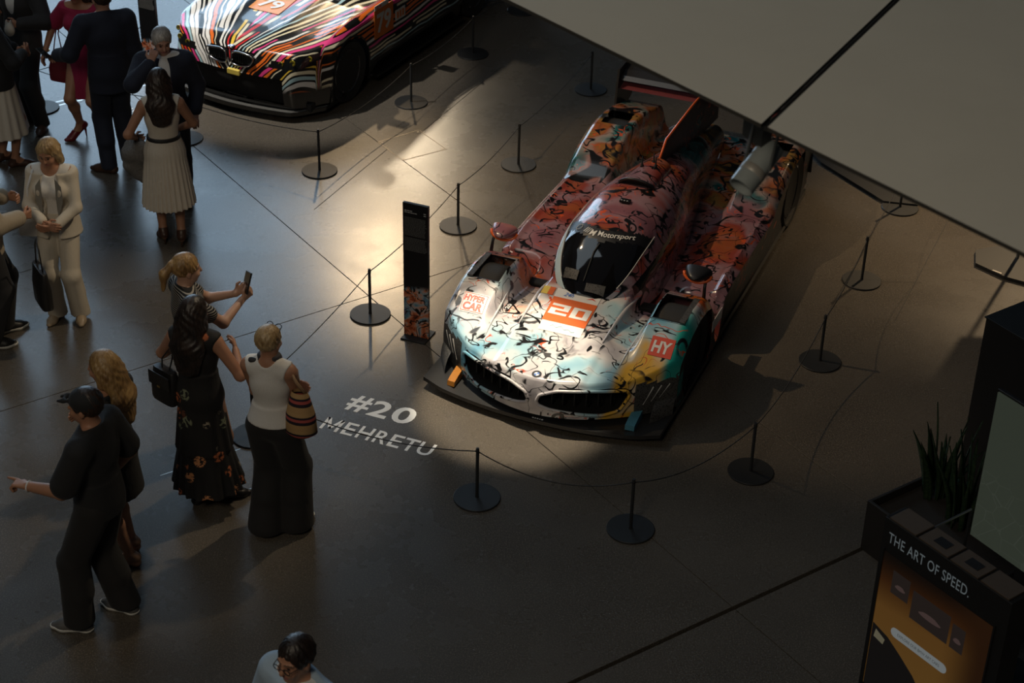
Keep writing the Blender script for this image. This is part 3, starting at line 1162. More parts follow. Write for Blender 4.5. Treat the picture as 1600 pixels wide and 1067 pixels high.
us = np.unique(np.round(np.concatenate([np.linspace(-1, 1, 121), [-.93, -.655, .655, .93]]), 5))
tv = np.concatenate([np.linspace(0.0, 1.5, 76), np.linspace(1.5, 4.62, 105)[1:]])
tv = np.unique(np.round(np.concatenate([tv, [0.80, 1.16]]), 5))
NFACE = 14
rows_v, rows_z = [], []
for k in range(NFACE):                         # the upright nose face
    f = k / NFACE
    zz = 0.125 + f * (body_h(us, vf(us) + 0.03) - 0.125)
    rows_v.append(vf(us) + 0.03 * f ** 3 - 0.02 * np.sin(f * np.pi) * 0.6)
    rows_z.append(zz)
for tt in tv:
    vv = tt + (vf(us) + 0.03) * (1 - sm(0.0, 0.62, tt)) + 0.0
    vv = np.where(tt < 0.62, vf(us) * (1 - sm(0, .62, tt)) + 0.03 + tt * 1.0 - 0.15 * 0 , tt + 0.03)
    rows_v.append(vv)
    rows_z.append(body_h(us, vv))
VV = np.array(rows_v).T
ZZ = np.array(rows_z).T
UU = np.repeat(us[:, None], VV.shape[1], 1)
# plan tuck of the tail
tuck = 1 - 0.03 * sm(3.9, 4.65, VV)
UU = UU * tuck
P_ = np.stack([UU, VV, ZZ], -1)
nu, nv = UU.shape
Fq = grid_faces(nu, nv)
cu_ = P_.reshape(-1, 3)[Fq].mean(1)
cj = (Fq[:, 0] % nv)
isface = cj < NFACE


def in_poly(px, pz, poly):
    ins = np.zeros(len(px), bool)
    n = len(poly)
    for i in range(n):
        x0, y0 = poly[i]
        x1, y1 = poly[(i + 1) % n]
        c_ = ((y0 > pz) != (y1 > pz)) & (px < (x1 - x0) * (pz - y0) / (y1 - y0 + 1e-12) + x0)
        ins ^= c_
    return ins


KID = [(.035, .265), (.06, .325), (.20, .385), (.45, .395), (.68, .38), (.705, .335), (.64, .20), (.52, .165), (.14, .205), (.05, .23)]
ku = np.abs(cu_[:, 0])
kid_mask = isface & in_poly(ku, cu_[:, 2], KID)
lamp_mask = isface & (ku > 0.735) & (cu_[:, 2] < 0.41)
arch_f = (~isface) & (ku > .655) & (ku < .93) & (cu_[:, 1] > .80 - .1) & (cu_[:, 1] < 1.10)
arch_r = (~isface) & (ku > .66) & (ku < .90) & (cu_[:, 1] > 3.78) & (cu_[:, 1] < 4.08)
skin = ~(kid_mask | lamp_mask | arch_f | arch_r)
Vb = P_.reshape(-1, 3)
np_mesh('body_shell', Vb, Fq[skin], MAT['livery'], CAR)
for s_ in (-1, 1):
    mk = lamp_mask & (np.sign(cu_[:, 0]) == s_)
    hl = np_mesh('headlight_panel', Vb, Fq[mk], MAT['honeycomb'], CAR)
    for k in range(3):
        m = MB()
        uu = 0.80 + 0.05 * k
        pts = [(s_ * (uu - 0.012), float(vf(uu)) - 0.014, 0.22 + 0.02 * k), (s_ * (uu + 0.05), float(vf(uu + 0.06)) - 0.014, 0.37)]
        m.tube(pts, 0.006, 6)
        m.build('light_strip', MAT['silver'], hl)


def surf_n(u, v):
    e = 0.01
    hu = (body_h(np.array([u + e]), np.array([v]))[0] - body_h(np.array([u - e]), np.array([v]))[0]) / (2 * e)
    hv = (body_h(np.array([u]), np.array([v + e]))[0] - body_h(np.array([u]), np.array([v - e]))[0]) / (2 * e)
    return Vector((-hu, -hv, 1)).normalized()


# side walls with open wheel arches
WF, WR = 0.90, 3.93
for s_ in (-1, 1):
    i = nu - 1 if s_ > 0 else 0
    edge = P_[i]
    vs, zs_ = edge[:, 1], edge[:, 2]
    nz = 14
    G_ = np.zeros((len(vs), nz, 3))
    for k in range(nz):
        f = k / (nz - 1)
        G_[:, k, 0] = edge[:, 0] + s_ * (-0.035 * sm(1.5, 1.8, vs) * np.sin(f * math.pi * .5) - 0.0 * f)
        G_[:, k, 1] = vs
        G_[:, k, 2] = zs_ * (1 - f) + 0.10 * f
    Fs = grid_faces(len(vs), nz)
    if s_ < 0:
        Fs = Fs[:, ::-1]
    cc = G_.reshape(-1, 3)[Fs].mean(1)
    hole_ = (np.hypot(cc[:, 1] - WF, cc[:, 2] - .345) < .385) | (np.hypot(cc[:, 1] - WR, cc[:, 2] - .355) < .39)
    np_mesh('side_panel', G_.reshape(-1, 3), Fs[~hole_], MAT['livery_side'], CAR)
# tail face
i0 = nv - 1
m = MB()
tp = P_[:, i0]
pts = [tuple(p) for p in tp] + [(p[0], p[1], 0.22) for p in tp]
m.add(pts, [(k, k + 1, k + 1 + nu, k + nu) for k in range(nu - 1)])
m.build('tail_panel', MAT['carbon'], CAR)

# splitter with a bowed leading edge and turned-up corners
N_ = 61
uu = np.linspace(-1.0, 1.0, N_)
top = []
prof_v = np.linspace(0, 1, 16)
G_ = np.zeros((N_, 16, 3))
for j, f in enumerate(prof_v):
    fr = -0.17 * (1 - np.abs(uu) ** 2.2) + 0.0
    G_[:, j, 0] = uu
    G_[:, j, 1] = fr + f * (1.28 - fr)
    G_[:, j, 2] = 0.088 + 0.02 * sm(.80, 1.0, np.abs(uu)) * (1 - sm(.1, .45, f)) + 0.012 * f
Gl = G_.copy()
Gl[:, :, 2] = 0.055 + 0.02 * sm(.80, 1.0, np.abs(uu))[:, None] * (1 - sm(.1, .45, prof_v))[None, :]
n0 = N_ * 16
Ft = grid_faces(N_, 16)
Vt = np.concatenate([G_.reshape(-1, 3), Gl.reshape(-1, 3)])
Fe = []
for i in range(N_ - 1):
    a, b = i * 16, (i + 1) * 16
    Fe.append((b, a, a + n0, b + n0))
    Fe.append((a + 15, b + 15, b + 15 + n0, a + 15 + n0))
for j in range(15):
    a = j
    Fe.append((a, a + 1, a + 1 + n0, a + n0))
    a = (N_ - 1) * 16 + j
    Fe.append((a + 1, a, a + n0, a + 1 + n0))
np_mesh('front_splitter', Vt, np.concatenate([Ft, Ft[:, ::-1] + n0, np.array(Fe)]), MAT['carbon'], CAR, auto=40)
m = MB()
m.prism([(-.98, 1.25), (.98, 1.25), (.97, 4.5), (-.97, 4.5)], 0.05, 0.11)
m.build('floor_tray', MAT['carbon'], CAR)
# small print on the splitter edge
m = MB()
for k, l_ in enumerate((.020, .012, .016, .010, .018)):
    m.box((0.01 + .019 * k, -0.150, 0.0915), (l_ * .85, .013, .0012))
m.build('splitter_print', MAT['white'], CAR)
# vertical vanes standing on the splitter beside the nose
for s_ in (-1, 1):
    for a_, h0 in ((0.72, 0.075),):
        vv0 = float(vf(a_))
        m = MB()
        pts = [(s_ * a_, vv0 - 0.16, 0.10), (s_ * a_, vv0 + 0.04, 0.10), (s_ * a_, vv0 + 0.04, 0.10 + h0), (s_ * a_, vv0 - 0.06, 0.10 + h0 * .8), (s_ * a_, vv0 - 0.15, 0.14)]
        n_ = len(pts)
        pts2 = [(x + s_ * 0.07, y + .02, z - .01) for x, y, z in pts]
        m.add(pts + pts2, [tuple(range(n_)), tuple(range(n_, 2 * n_))[::-1]] + [(k, k + n_, (k + 1) % n_ + n_, (k + 1) % n_) for k in range(n_)])
        m.build('dive_vane', plain('vane_orange' if s_ < 0 else 'vane_blue', (0.38, 0.15, 0.02) if s_ < 0 else (0.08, 0.26, 0.36), 0.4), CAR)
    # corner winglet bulging at the outer end of the splitter
    m = MB()
    n1_, n2_ = 13, 9
    pts = []
    for i in range(n1_):
        f = i / (n1_ - 1)
        a_ = 0.87 + 0.125 * f
        v0 = float(vf(a_)) - 0.01
        for k in range(n2_):
            g = k / (n2_ - 1)
            pts.append((s_ * (a_ + 0.0), v0 - 0.14 * math.sin(math.pi * g * .5) * (1 - .5 * f) + 0.01, 0.10 + 0.13 * (1 - g ** 1.6)))
    fs = [tuple(q_) for q_ in grid_faces(n1_, n2_)]
    if s_ > 0:
        fs = [f_[::-1] for f_ in fs]
    m.add(pts, fs)
    m.build('corner_fairing', MAT['honeycomb'], CAR, smooth=True)

# twin nose intakes: frame, dark duct, inner shelf
for s_ in (-1, 1):
    ring = [(s_ * a_, float(vf(a_)) - 0.016, z_) for a_, z_ in KID]
    # densify
    dens = []
    for k in range(len(ring)):
        p, q_ = Vector(ring[k]), Vector(ring[(k + 1) % len(ring)])
        for j in range(8):
            f = j / 8
            w_ = p.lerp(q_, f)
            w_.y = float(vf(w_.x)) - 0.014
            dens.append(w_)
    # smooth the ring
    for _ in range(3):
        dens = [(dens[k - 1] + dens[k] * 2 + dens[(k + 1) % len(dens)]) / 4 for k in range(len(dens))]
    m = MB()
    m.tube(dens, 0.013, 8, closed=True)
    fr = m.build('intake_frame', MAT['livery'], CAR, smooth=True)
    n_ = len(dens)
    m = MB()
    back = [Vector((p.x * 0.97, p.y + 0.20, p.z * 0.9 + 0.02)) for p in dens]
    m.add(dens + back, [(k, (k + 1) % n_, (k + 1) % n_ + n_, k + n_) for k in range(n_)], 0)
    m.add(back, [tuple(range(n_))], 0)
    m.build('intake_duct', MAT['void'], fr)
    for k in range(6):
        a_ = 0.14 + 0.085 * k
        m = MB()
        m.box((s_ * a_, float(vf(a_)) + 0.07, 0.29), (0.010, 0.06, 0.13))
        m.build('grille_bar', MAT['black_matte'], fr)

# ---- decals draped over the nose
def drape(name, corners, mat, off=0.004, n=10, parent=None):
    """quad patch (four u,v corners) laid on the bodywork"""
    c0, c1, c2, c3 = [np.array(c_) for c_ in corners]
    pts = []
    for i in range(n + 1):
        for j in range(n + 1):
            a_, b_ = i / n, j / n
            q_ = (c0 * (1 - a_) + c1 * a_) * (1 - b_) + (c3 * (1 - a_) + c2 * a_) * b_
            pts.append((q_[0], q_[1], float(body_h(np.array([q_[0]]), np.array([q_[1]]))[0]) + off))
    return np_mesh(name, np.array(pts), grid_faces(n + 1, n + 1), mat, parent or CAR)


def drape_text(name, body, org, ex, ey, w, h, mat, off=0.006, parent=None, **kw):
    A_, F = fit_text(body, w, h, **kw)
    ex, ey, org = np.array(ex), np.array(ey), np.array(org)
    pts = []
    for p in A_:
        q_ = org + ex * p[0] + ey * p[1]
        pts.append((q_[0], q_[1], float(body_h(np.array([q_[0]]), np.array([q_[1]]))[0]) + off))
    m = MB()
    m.add(pts, F)
    return m.build(name, mat, parent or CAR)


def drape_poly(name, polys, org, ex, ey, mat, off=0.006, parent=None):
    ex, ey, org = np.array(ex), np.array(ey), np.array(org)
    m = MB()
    for poly in polys:
        pts = []
        for p in poly:
            q_ = org + ex * p[0] + ey * p[1]
            pts.append((q_[0], q_[1], float(body_h(np.array([q_[0]]), np.array([q_[1]]))[0]) + off))
        m.add(pts, [tuple(range(len(pts)))])
    return m.build(name, mat, parent or CAR)


PL = np.array((-0.205, 0.405))
ex, ey = (1, 0), (0, 1)
plate = drape('number_panel', [(-.19, .41), (.165, .41), (.145, .97), (-.235, .97)], MAT['white'])
drape('number_field', [(-.205, .535), (.16, .535), (.152, .85), (-.225, .85)], MAT['orange'], 0.0055, 10, plate)
two = [[(0, .17), (.125, .17), (.125, .135), (0, .135)], [(.085, .135), (.125, .135), (.125, .10), (.085, .10)], [(0, .10), (.125, .10), (.125, .068), (0, .068)], [(0, .068), (.04, .068), (.04, .035), (0, .035)], [(0, .035), (.125, .035), (.125, 0), (0, 0)]]
drape_poly('digit_two', [[(x * 1.24, y * .82) for x, y in p] for p in two], (-.192, .625), ex, ey, MAT['white'], 0.008, plate)
zero = [[(0, 0), (.13, 0), (.13, .035), (0, .035)], [(0, .135), (.13, .135), (.13, .17), (0, .17)], [(0, .035), (.04, .035), (.04, .135), (0, .135)], [(.09, .035), (.13, .035), (.13, .135), (.09, .135)]]
drape_poly('digit_zero', [[(x * 1.16, y * .82) for x, y in p] for p in zero], (-.012, .625), ex, ey, MAT['white'], 0.008, plate)
drape_text('panel_lettering', '24h', (-.155, .88), ex, ey, 0.085, 0.05, MAT['blue'], 0.0065, plate, shear=0.3, bold=0.01)
drape_poly('panel_mark', [[(0, 0), (.05, .012), (.09, .0), (.05, .028)]], (.035, .895), ex, ey, MAT['decal_red'], 0.0065, plate)
m = MB()
pts = []
for k in range(40):
    f = k / 39
    u_, v_ = -.11 + .21 * f, .472 + .016 * math.sin(f * 19) * (1 - .5 * f) + .012 * math.sin(f * 5)
    pts.append((u_, v_, float(body_h(np.array([u_]), np.array([v_]))[0]) + .0065))
m.tube(pts, .0022, 5)
m.build('panel_signature', plain('decal_pale_blue', (0.35, 0.58, 0.66), 0.4), plate)
# three-colour flag and small signature block beside the plate
drape('flag_band', [(-.345, .86), (-.245, .86), (-.25, .965), (-.35, .965)], MAT['yellow'], 0.004, 4)
drape('flag_band', [(-.29, .86), (-.243, .86), (-.248, .965), (-.295, .965)], MAT['orange'], 0.0045, 4)
drape('flag_band', [(-.362, .86), (-.345, .86), (-.35, .965), (-.366, .965)], MAT['ink'], 0.0045, 4)
# class stickers on the front wings
hy1 = drape('class_sticker', [(-.865, .385), (-.655, .385), (-.665, .555), (-.885, .555)], MAT['white'], 0.004, 8)
drape('sticker_field', [(-.858, .392), (-.662, .392), (-.672, .548), (-.877, .548)], MAT['decal_red'], 0.0048, 8, hy1)
drape('sticker_inlay', [(-.853, .398), (-.667, .398), (-.677, .542), (-.872, .542)], MAT['white'], 0.0056, 8, hy1)
drape_text('sticker_lettering', 'HYPER', (-.862, .478), ex, ey, 0.178, 0.054, MAT['decal_red'], 0.0068, hy1, bold=0.05)
drape_text('sticker_lettering', 'CAR', (-.850, .402), ex, ey, 0.17, 0.068, MAT['decal_red'], 0.0068, hy1, bold=0.05)
hy2 = drape('class_sticker', [(.735, .385), (.925, .385), (.915, .545), (.725, .545)], MAT['decal_red'], 0.004, 8)
drape_text('sticker_lettering', 'HY', (.752, .412), ex, ey, 0.148, 0.10, MAT['white'], 0.0062, hy2, bold=0.035)
s20 = drape('small_number', [(-.565, .60), (-.52, .60), (-.52, .80), (-.565, .80)], MAT['ink'], 0.004, 6)
drape_text('small_number_lettering', '20', (-.525, .61), (0, 1), (-1, 0), 0.09, 0.034, MAT['white'], 0.006, s20, bold=0.03)


def roundel(name, u, v, r_, parent=None, tilt=None):
    z = float(body_h(np.array([u]), np.array([v]))[0])
    nrm = surf_n(u, v)
    q_ = nrm.to_track_quat('Z', 'Y').to_matrix()
    root_p = Vector((u, v, z)) + nrm * 0.004

    def disc(r0, r1, h_, mat, nm, par, a0=0, a1=2 * math.pi, n=32):
        m = MB()
        pts, fs = [], []
        for k in range(n + 1):
            an = a0 + (a1 - a0) * k / n
            for rr in (r0, r1):
                pts.append(root_p + q_ @ Vector((rr * math.cos(an), rr * math.sin(an), h_)))
        for k in range(n):
            fs.append((2 * k, 2 * k + 1, 2 * k + 3, 2 * k + 2))
        m.add(pts, fs)
        return m.build(nm, mat, par)

    o = disc(0.0, r_, 0.0, MAT['ink'], name, parent or CAR)
    disc(r_ * .90, r_, 0.001, MAT['chrome'], 'emblem_rim', o)
    for k in range(4):
        disc(0.0, r_ * .56, 0.0012, MAT['white'] if k % 2 else MAT['blue'], 'emblem_quarter', o, k * math.pi / 2, (k + 1) * math.pi / 2, 8)
    disc(r_ * .56, r_ * .62, 0.0013, MAT['chrome'], 'emblem_ring', o)
    return o


roundel('nose_emblem', 0.0, -0.075, 0.038)

# ---- cockpit canopy, lofted
VS = np.array([.93, .99, 1.08, 1.2, 1.35, 1.5, 1.65, 1.85, 2.05, 2.25, 2.45, 2.7, 3.0, 3.3, 3.6, 3.9, 4.2, 4.5])
ZC = np.array([.61, .68, .765, .865, .955, 1.005, 1.03, 1.045, 1.045, 1.03, 1.005, .965, .91, .85, .785, .72, .66, .60])
WC = np.array([.14, .235, .31, .365, .40, .42, .43, .43, .425, .41, .385, .345, .295, .25, .21, .175, .14, .11])
BASE = .42


def canopy_pt(v, th):
    """th 0 = left foot ... pi = right foot"""
    w_ = np.interp(v, VS, WC)
    z_ = np.interp(v, VS, ZC)
    p = 0.62
    cx, sx = np.cos(th), np.sin(th)
    x = -w_ * np.sign(cx) * np.abs(cx) ** (0.78)
    zz = BASE + (z_ - BASE) * np.abs(sx) ** p
    # widen the base of the flanks
    x = x * (1 + 0.10 * (1 - np.abs(sx)))
    return x, v, zz


vs = np.unique(np.concatenate([np.linspace(.93, 2.4, 74), np.linspace(2.4, 4.5, 50)]))
# smooth station curves
def smooth_interp(xq, xp, fp):
    y = np.interp(xq, xp, fp)
    k = np.array([1, 2, 3, 2, 1]) / 9
    yp = np.pad(y, 2, mode='edge')
    return np.convolve(yp, k, 'valid')


zc_s = smooth_interp(vs, VS, ZC)
wc_s = smooth_interp(vs, VS, WC)
VS, ZC, WC = vs, zc_s, wc_s
ths = np.linspace(0, math.pi, 73)
C_ = np.zeros((len(vs), len(ths), 3))
for i, v in enumerate(vs):
    x, _, z = canopy_pt(v, ths)
    C_[i, :, 0], C_[i, :, 1], C_[i, :, 2] = x, v, z
Vc = C_.reshape(-1, 3)
Fc = grid_faces(len(vs), len(ths))[:, ::-1]
cc = Vc[Fc].mean(1)
thc = ths[np.minimum((Fc.min(1) % len(ths)), len(ths) - 2)] + (ths[1] - ths[0]) / 2
side = np.abs(thc - math.pi / 2)
rim = 1.30 - 0.22 * (cc[:, 0] / .4) ** 2 * -1          # the screen top sweeps back at the sides
screen = (cc[:, 1] < rim) & (side < 0.86)
band = (cc[:, 1] >= rim) & (cc[:, 1] < rim + 0.115) & (side < 0.90)
pill = (side >= 0.86) & (side < 1.13) & (cc[:, 1] < 1.78) & ~band
sidew = (side >= 1.13) & (side < 1.36) & (cc[:, 1] > 1.15) & (cc[:, 1] < 1.95)
roof = ~(screen | band | pill | sidew)
can = np_mesh('cockpit_canopy', Vc, Fc[roof], MAT['livery'], CAR)
np_mesh('windscreen', Vc, Fc[screen], MAT['glass_dark'], CAR)
np_mesh('screen_banner', Vc, Fc[band], MAT['ink'], CAR)
for s_ in (-1, 1):
    np_mesh('screen_pillar', Vc, Fc[pill & (np.sign(cc[:, 0]) == s_)], MAT['pillar'] if s_ < 0 else MAT['livery'], CAR)
    np_mesh('side_window', Vc, Fc[sidew & (np.sign(cc[:, 0]) == s_)], MAT['glass_dark'], CAR)


def on_canopy(x, v, off=0.005):
    w_ = np.interp(v, VS, WC)
    z_ = np.interp(v, VS, ZC)
    lo, hi = 0.0, math.pi
    for _ in range(40):
        mid_ = (lo + hi) / 2
        if canopy_pt(v, mid_)[0] < x:
            lo = mid_
        else:
            hi = mid_
    return Vector((x, v, float(canopy_pt(v, lo)[2]) + off))


def canopy_text(name, body, x0, x1, h, mat, v0=1.318, **kw):
    A_, F = fit_text(body, x1 - x0, h, **kw)
    pts = []
    for p in A_:
        x = x0 + p[0]
        v = v0 + 0.22 * (x / .4) ** 2 + p[1]
        pts.append(on_canopy(x, v, 0.006))
    m = MB()
    m.add(pts, F)
    return m.build(name, mat, CAR)


canopy_text('banner_lettering', 'Motorsport', -0.045, 0.25, 0.066, MAT['banner_print'], bold=0.012)
canopy_text('banner_lettering', 'M', -0.125, -0.06, 0.056, MAT['banner_print'], shear=0.35, bold=0.03)
for k in range(3):
    pts = [(-.185 + .018 * k, 0), (-.175 + .018 * k, 0), (-.145 + .018 * k, .056), (-.155 + .018 * k, .056)]
    m = MB()
    m.add([on_canopy(x, 1.325 + .22 * (x / .4) ** 2 + dv, .006) for x, dv in pts], [(0, 1, 2, 3)])
    m.build('banner_stripe', MAT['silver'], CAR)
m = MB()
ring_ = []
for k in range(24):
    an = 2 * math.pi * k / 24
    x = -.235 + .026 * math.cos(an)
    ring_.append(on_canopy(x, 1.43 + .026 * math.sin(an) , .006))
m.tube(ring_, 0.003, 6, closed=True)
m.build('banner_roundel', MAT['silver'], CAR)
# wiper, screen mesh vents, seams
m = MB()
m.tube([on_canopy(-.03, 1.0, .012), on_canopy(-.02, 1.2, .016), on_canopy(0.0, 1.27, .014)], 0.006, 6)
m.build('wiper', MAT['black_metal'], CAR)
for a0, a1, v0, v1 in ((.0, .16, .95, 1.0), (-.22, -.09, 1.0, 1.06)):
    m = MB()
    n_ = 8
    pts = []
    for i in range(n_ + 1):
        for j in range(4):
            x = a0 + (a1 - a0) * i / n_
            v = v0 + (v1 - v0) * j / 3 + 0.8 * x * x
            zb = max(on_canopy(x, v, 0).z, float(body_h(np.array([x]), np.array([v]))[0]))
            pts.append((x, v - 0.01, zb + 0.010))
    m.add(pts, [tuple(q_) for q_ in grid_faces(n_ + 1, 4)])
    m.build('mesh_vent', MAT['honeycomb'], CAR, smooth=True)
for s_ in (-1, 1):
    m = MB()
    pts = []
    for v in np.linspace(1.05, 1.62, 16):
        th = math.pi / 2 + s_ * 0.86
        x, vv_, z = canopy_pt(v, th)
        pts.append((float(x) * 1.004, v, float(z) + 0.004))
    m.tube(pts, 0.004, 6)
    m.build('screen_seam', MAT['silver'], CAR)
# ridge that carries the canopy line forward over the nose
for s_ in (-1, 1):
    m = MB()
    pts = []
    for v in np.linspace(.42, 1.25, 20):
        u = s_ * (.355 + 0.03 * (v - .42))
        pts.append((u, v, float(body_h(np.array([u * .98]), np.array([v]))[0]) + 0.004))
    m.tube(pts, [0.004 + 0.012 * math.sin(math.pi * k / 19) for k in range(20)], 8)
    m.build('canopy_ridge', plain('ridge_pale', (0.60, 0.58, 0.60), 0.25, 0, 0.5), CAR, smooth=True)
    m = MB()
    pts = []
    for v in np.linspace(.22, .80, 16):
        u = s_ * (.565 + 0.06 * (v - .25))
        pts.append((u, v, float(body_h(np.array([u]), np.array([v]))[0]) + 0.002))
    m.tube(pts, [0.002 + 0.007 * math.sin(math.pi * k / 15) for k in range(16)], 8)
    m.build('wing_crease', plain('crease_highlight', (0.62, 0.64, 0.66), 0.22, 0, 0.6), CAR, smooth=True)  # highlight along the crease, put in as a pale colour
# roof air scoop, antennas, camera box
m = MB()
pts = []
n_ = 15
for k in range(n_):
    an = math.pi * k / (n_ - 1)
    pts.append((0.16 * math.cos(an) * -1, 2.18 - 0.05 * math.sin(an), 1.01 + 0.095 * math.sin(an)))
for k in range(n_):
    an = math.pi * k / (n_ - 1)
    pts.append((0.13 * math.cos(an) * -1, 2.75, 0.93 + 0.10 * math.sin(an)))
m.add(pts, [(k, k + 1, k + 1 + n_, k + n_) for k in range(n_ - 1)])
sc_ = m.build('roof_scoop', MAT['livery'], CAR, smooth=True)
m = MB()
m.add(pts[:n_], [tuple(range(n_))])
m.build('scoop_mouth', MAT['void'], sc_)
m = MB()
m.tube([pts[k] for k in range(n_)], 0.012, 8)
m.build('scoop_lip', MAT['ink'], sc_, smooth=True)
m = MB()
m.box((0.02, 1.82, 1.052), (0.09, 0.05, 0.03), 0, 0, 0.006)
m.build('roof_camera', MAT['rim_black'], CAR)
for k in range(3):
    m = MB()
    m.lathe([(0.006, 0), (0.006, 0.004), (0, 0.005)], (-0.005 + 0.025 * k, 1.797, 1.066), 8)
    m.build('status_light', MAT['silver'], CAR)
for x, v in ((0.05, 2.52), (0.0, 2.62), (-0.06, 2.48)):
    m = MB()
    z0 = on_canopy(x, v, 0).z
    m.lathe([(0.018, 0), (0.014, 0.02), (0.008, 0.03), (0.006, 0.10), (0.0, 0.105)], (x, v, z0 + 0.055), 10)
    m.build('antenna', MAT['black_metal'], CAR, smooth=True)

# shark fin with an orange edge
fin = [(2.74, .97), (2.95, 1.12), (3.70, 1.13), (4.60, 1.10), (4.62, .62), (3.9, .70), (3.2, .84)]
m = MB()
pts = [(-.007, v, z) for v, z in fin] + [(.007, v, z) for v, z in fin]
n_ = len(fin)
m.add(pts, [tuple(range(n_))[::-1], tuple(range(n_, 2 * n_))] + [(k, (k + 1) % n_, (k + 1) % n_ + n_, k + n_) for k in range(n_)])
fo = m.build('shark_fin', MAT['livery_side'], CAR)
m = MB()
m.tube([(0, v, z) for v, z in fin[:4]], 0.011, 8)
m.build('fin_edge', MAT['red_orange'], fo, smooth=True)

# rear wing: plane, endplates with swan-neck plates
wing = []
m = MB()
pts, fs = [], []
prof = [(4.42, .92), (4.46, .955), (4.55, .985), (4.70, 1.0), (4.79, 1.01), (4.79, 1.0), (4.68, .978), (4.52, .95)]
for x in (-.94, .94):
    pts += [(x, v, z) for v, z in prof]
n_ = len(prof)
fs = [(k, (k + 1) % n_, (k + 1) % n_ + n_, k + n_) for k in range(n_)] + [tuple(range(n_))[::-1], tuple(range(n_, 2 * n_))]
m.add(pts, fs)
wg = m.build('rear_wing', MAT['carbon'], CAR)
m = MB()
pts = []
for x in (-.94, .94):
    pts += [(x, 4.40, .84), (x, 4.46, .845), (x, 4.60, .872), (x, 4.60, .862), (x, 4.44, .832)]
n_ = 5
m.add(pts, [(k, (k + 1) % n_, (k + 1) % n_ + n_, k + n_) for k in range(n_)])
m.build('wing_flap', plain('flap_dark_red', (0.20, 0.05, 0.06), 0.4), wg)
for s_ in (-1, 1):
    ep = [(4.32, .56), (4.36, .86), (4.40, 1.04), (4.80, 1.06), (4.84, .84), (4.82, .62), (4.60, .54)]
    m = MB()
    pts = [(s_ * .945, v, z) for v, z in ep] + [(s_ * .965, v, z) for v, z in ep]
    n_ = len(ep)
    m.add(pts, [tuple(range(n_))[::-1], tuple(range(n_, 2 * n_))] + [(k, (k + 1) % n_, (k + 1) % n_ + n_, k + n_) for k in range(n_)])
    m.build('wing_endplate', MAT['carbon'], wg)
m = MB()
m.prism([(-.9, 4.5), (.9, 4.5), (.86, 4.86), (-.86, 4.86)], 0.10, 0.16)
m.build('diffuser', MAT['carbon'], CAR)
for x in (-.6, -.3, 0, .3, .6):
    m = MB()
    m.box((x, 4.66, 0.24), (0.012, 0.36, 0.18))
    m.build('diffuser_fin', MAT['carbon'], CAR)

# mirrors
for s_ in (-1, 1):
    mr = MB()
    n1_, n2_ = 20, 13
    pts = []
    for i in range(n1_):
        an = 2 * math.pi * i / n1_
        for k in range(n2_):
            g = k / (n2_ - 1)
            rr = math.sin(math.pi * min(0.5, g * 0.5 + 0.02)) if True else 1
            y = 0.13 - 0.15 * g
            sx = 0.115 * (g ** 0.5 if g > 0 else 0.0)
            sz = 0.055 * (g ** 0.5 if g > 0 else 0.0)
            ca, sa = math.cos(an), math.sin(an)
            pts.append((sx * np.sign(ca) * abs(ca) ** .7, y * -1 + 0.0, sz * np.sign(sa) * abs(sa) ** .7))
    fs = []
    for i in range(n1_):
        i2 = (i + 1) % n1_
        for k in range(n2_ - 1):
            fs.append((i * n2_ + k, i2 * n2_ + k, i2 * n2_ + k + 1, i * n2_ + k + 1))
    cx_, cy_, cz_ = s_ * 0.845, 1.28, 0.845
    mr.add([(cx_ + x, cy_ + y, cz_ + z) for x, y, z in pts], fs)
    mo = mr.build('mirror', MAT['livery'] if s_ < 0 else MAT['ink'], CAR, smooth=True)
    lip = []
    for k in range(9):
        an = math.pi * (1.0 + k / 8)
        lip.append((cx_ + 0.116 * math.cos(an), cy_ - 0.055 * math.sin(math.pi * k / 8) + .0, cz_ - 0.012 + 0.050 * math.sin(an)))
    m = MB()
    m.tube(lip, 0.0125, 8)
    m.build('mirror_lip', MAT['red_orange'], mo, smooth=True)
    m = MB()
    m.add([(cx_ + x, cy_ + 0.021, cz_ + z) for x, z in ((-.10, -.04), (.10, -.04), (.10, .04), (-.10, .04))], [(0, 1, 2, 3)])
    m.build('mirror_glass', MAT['chrome'], mo)
    m = MB()
    m.tube([(s_ * .93, 1.20, .66), (s_ * .925, 1.22, .75), (cx_ + s_ * .075, cy_ - 0.02, cz_ - 0.02)], [0.016, 0.013, 0.013], 8)
    m.build('mirror_stalk', MAT['ink'], mo, smooth=True)


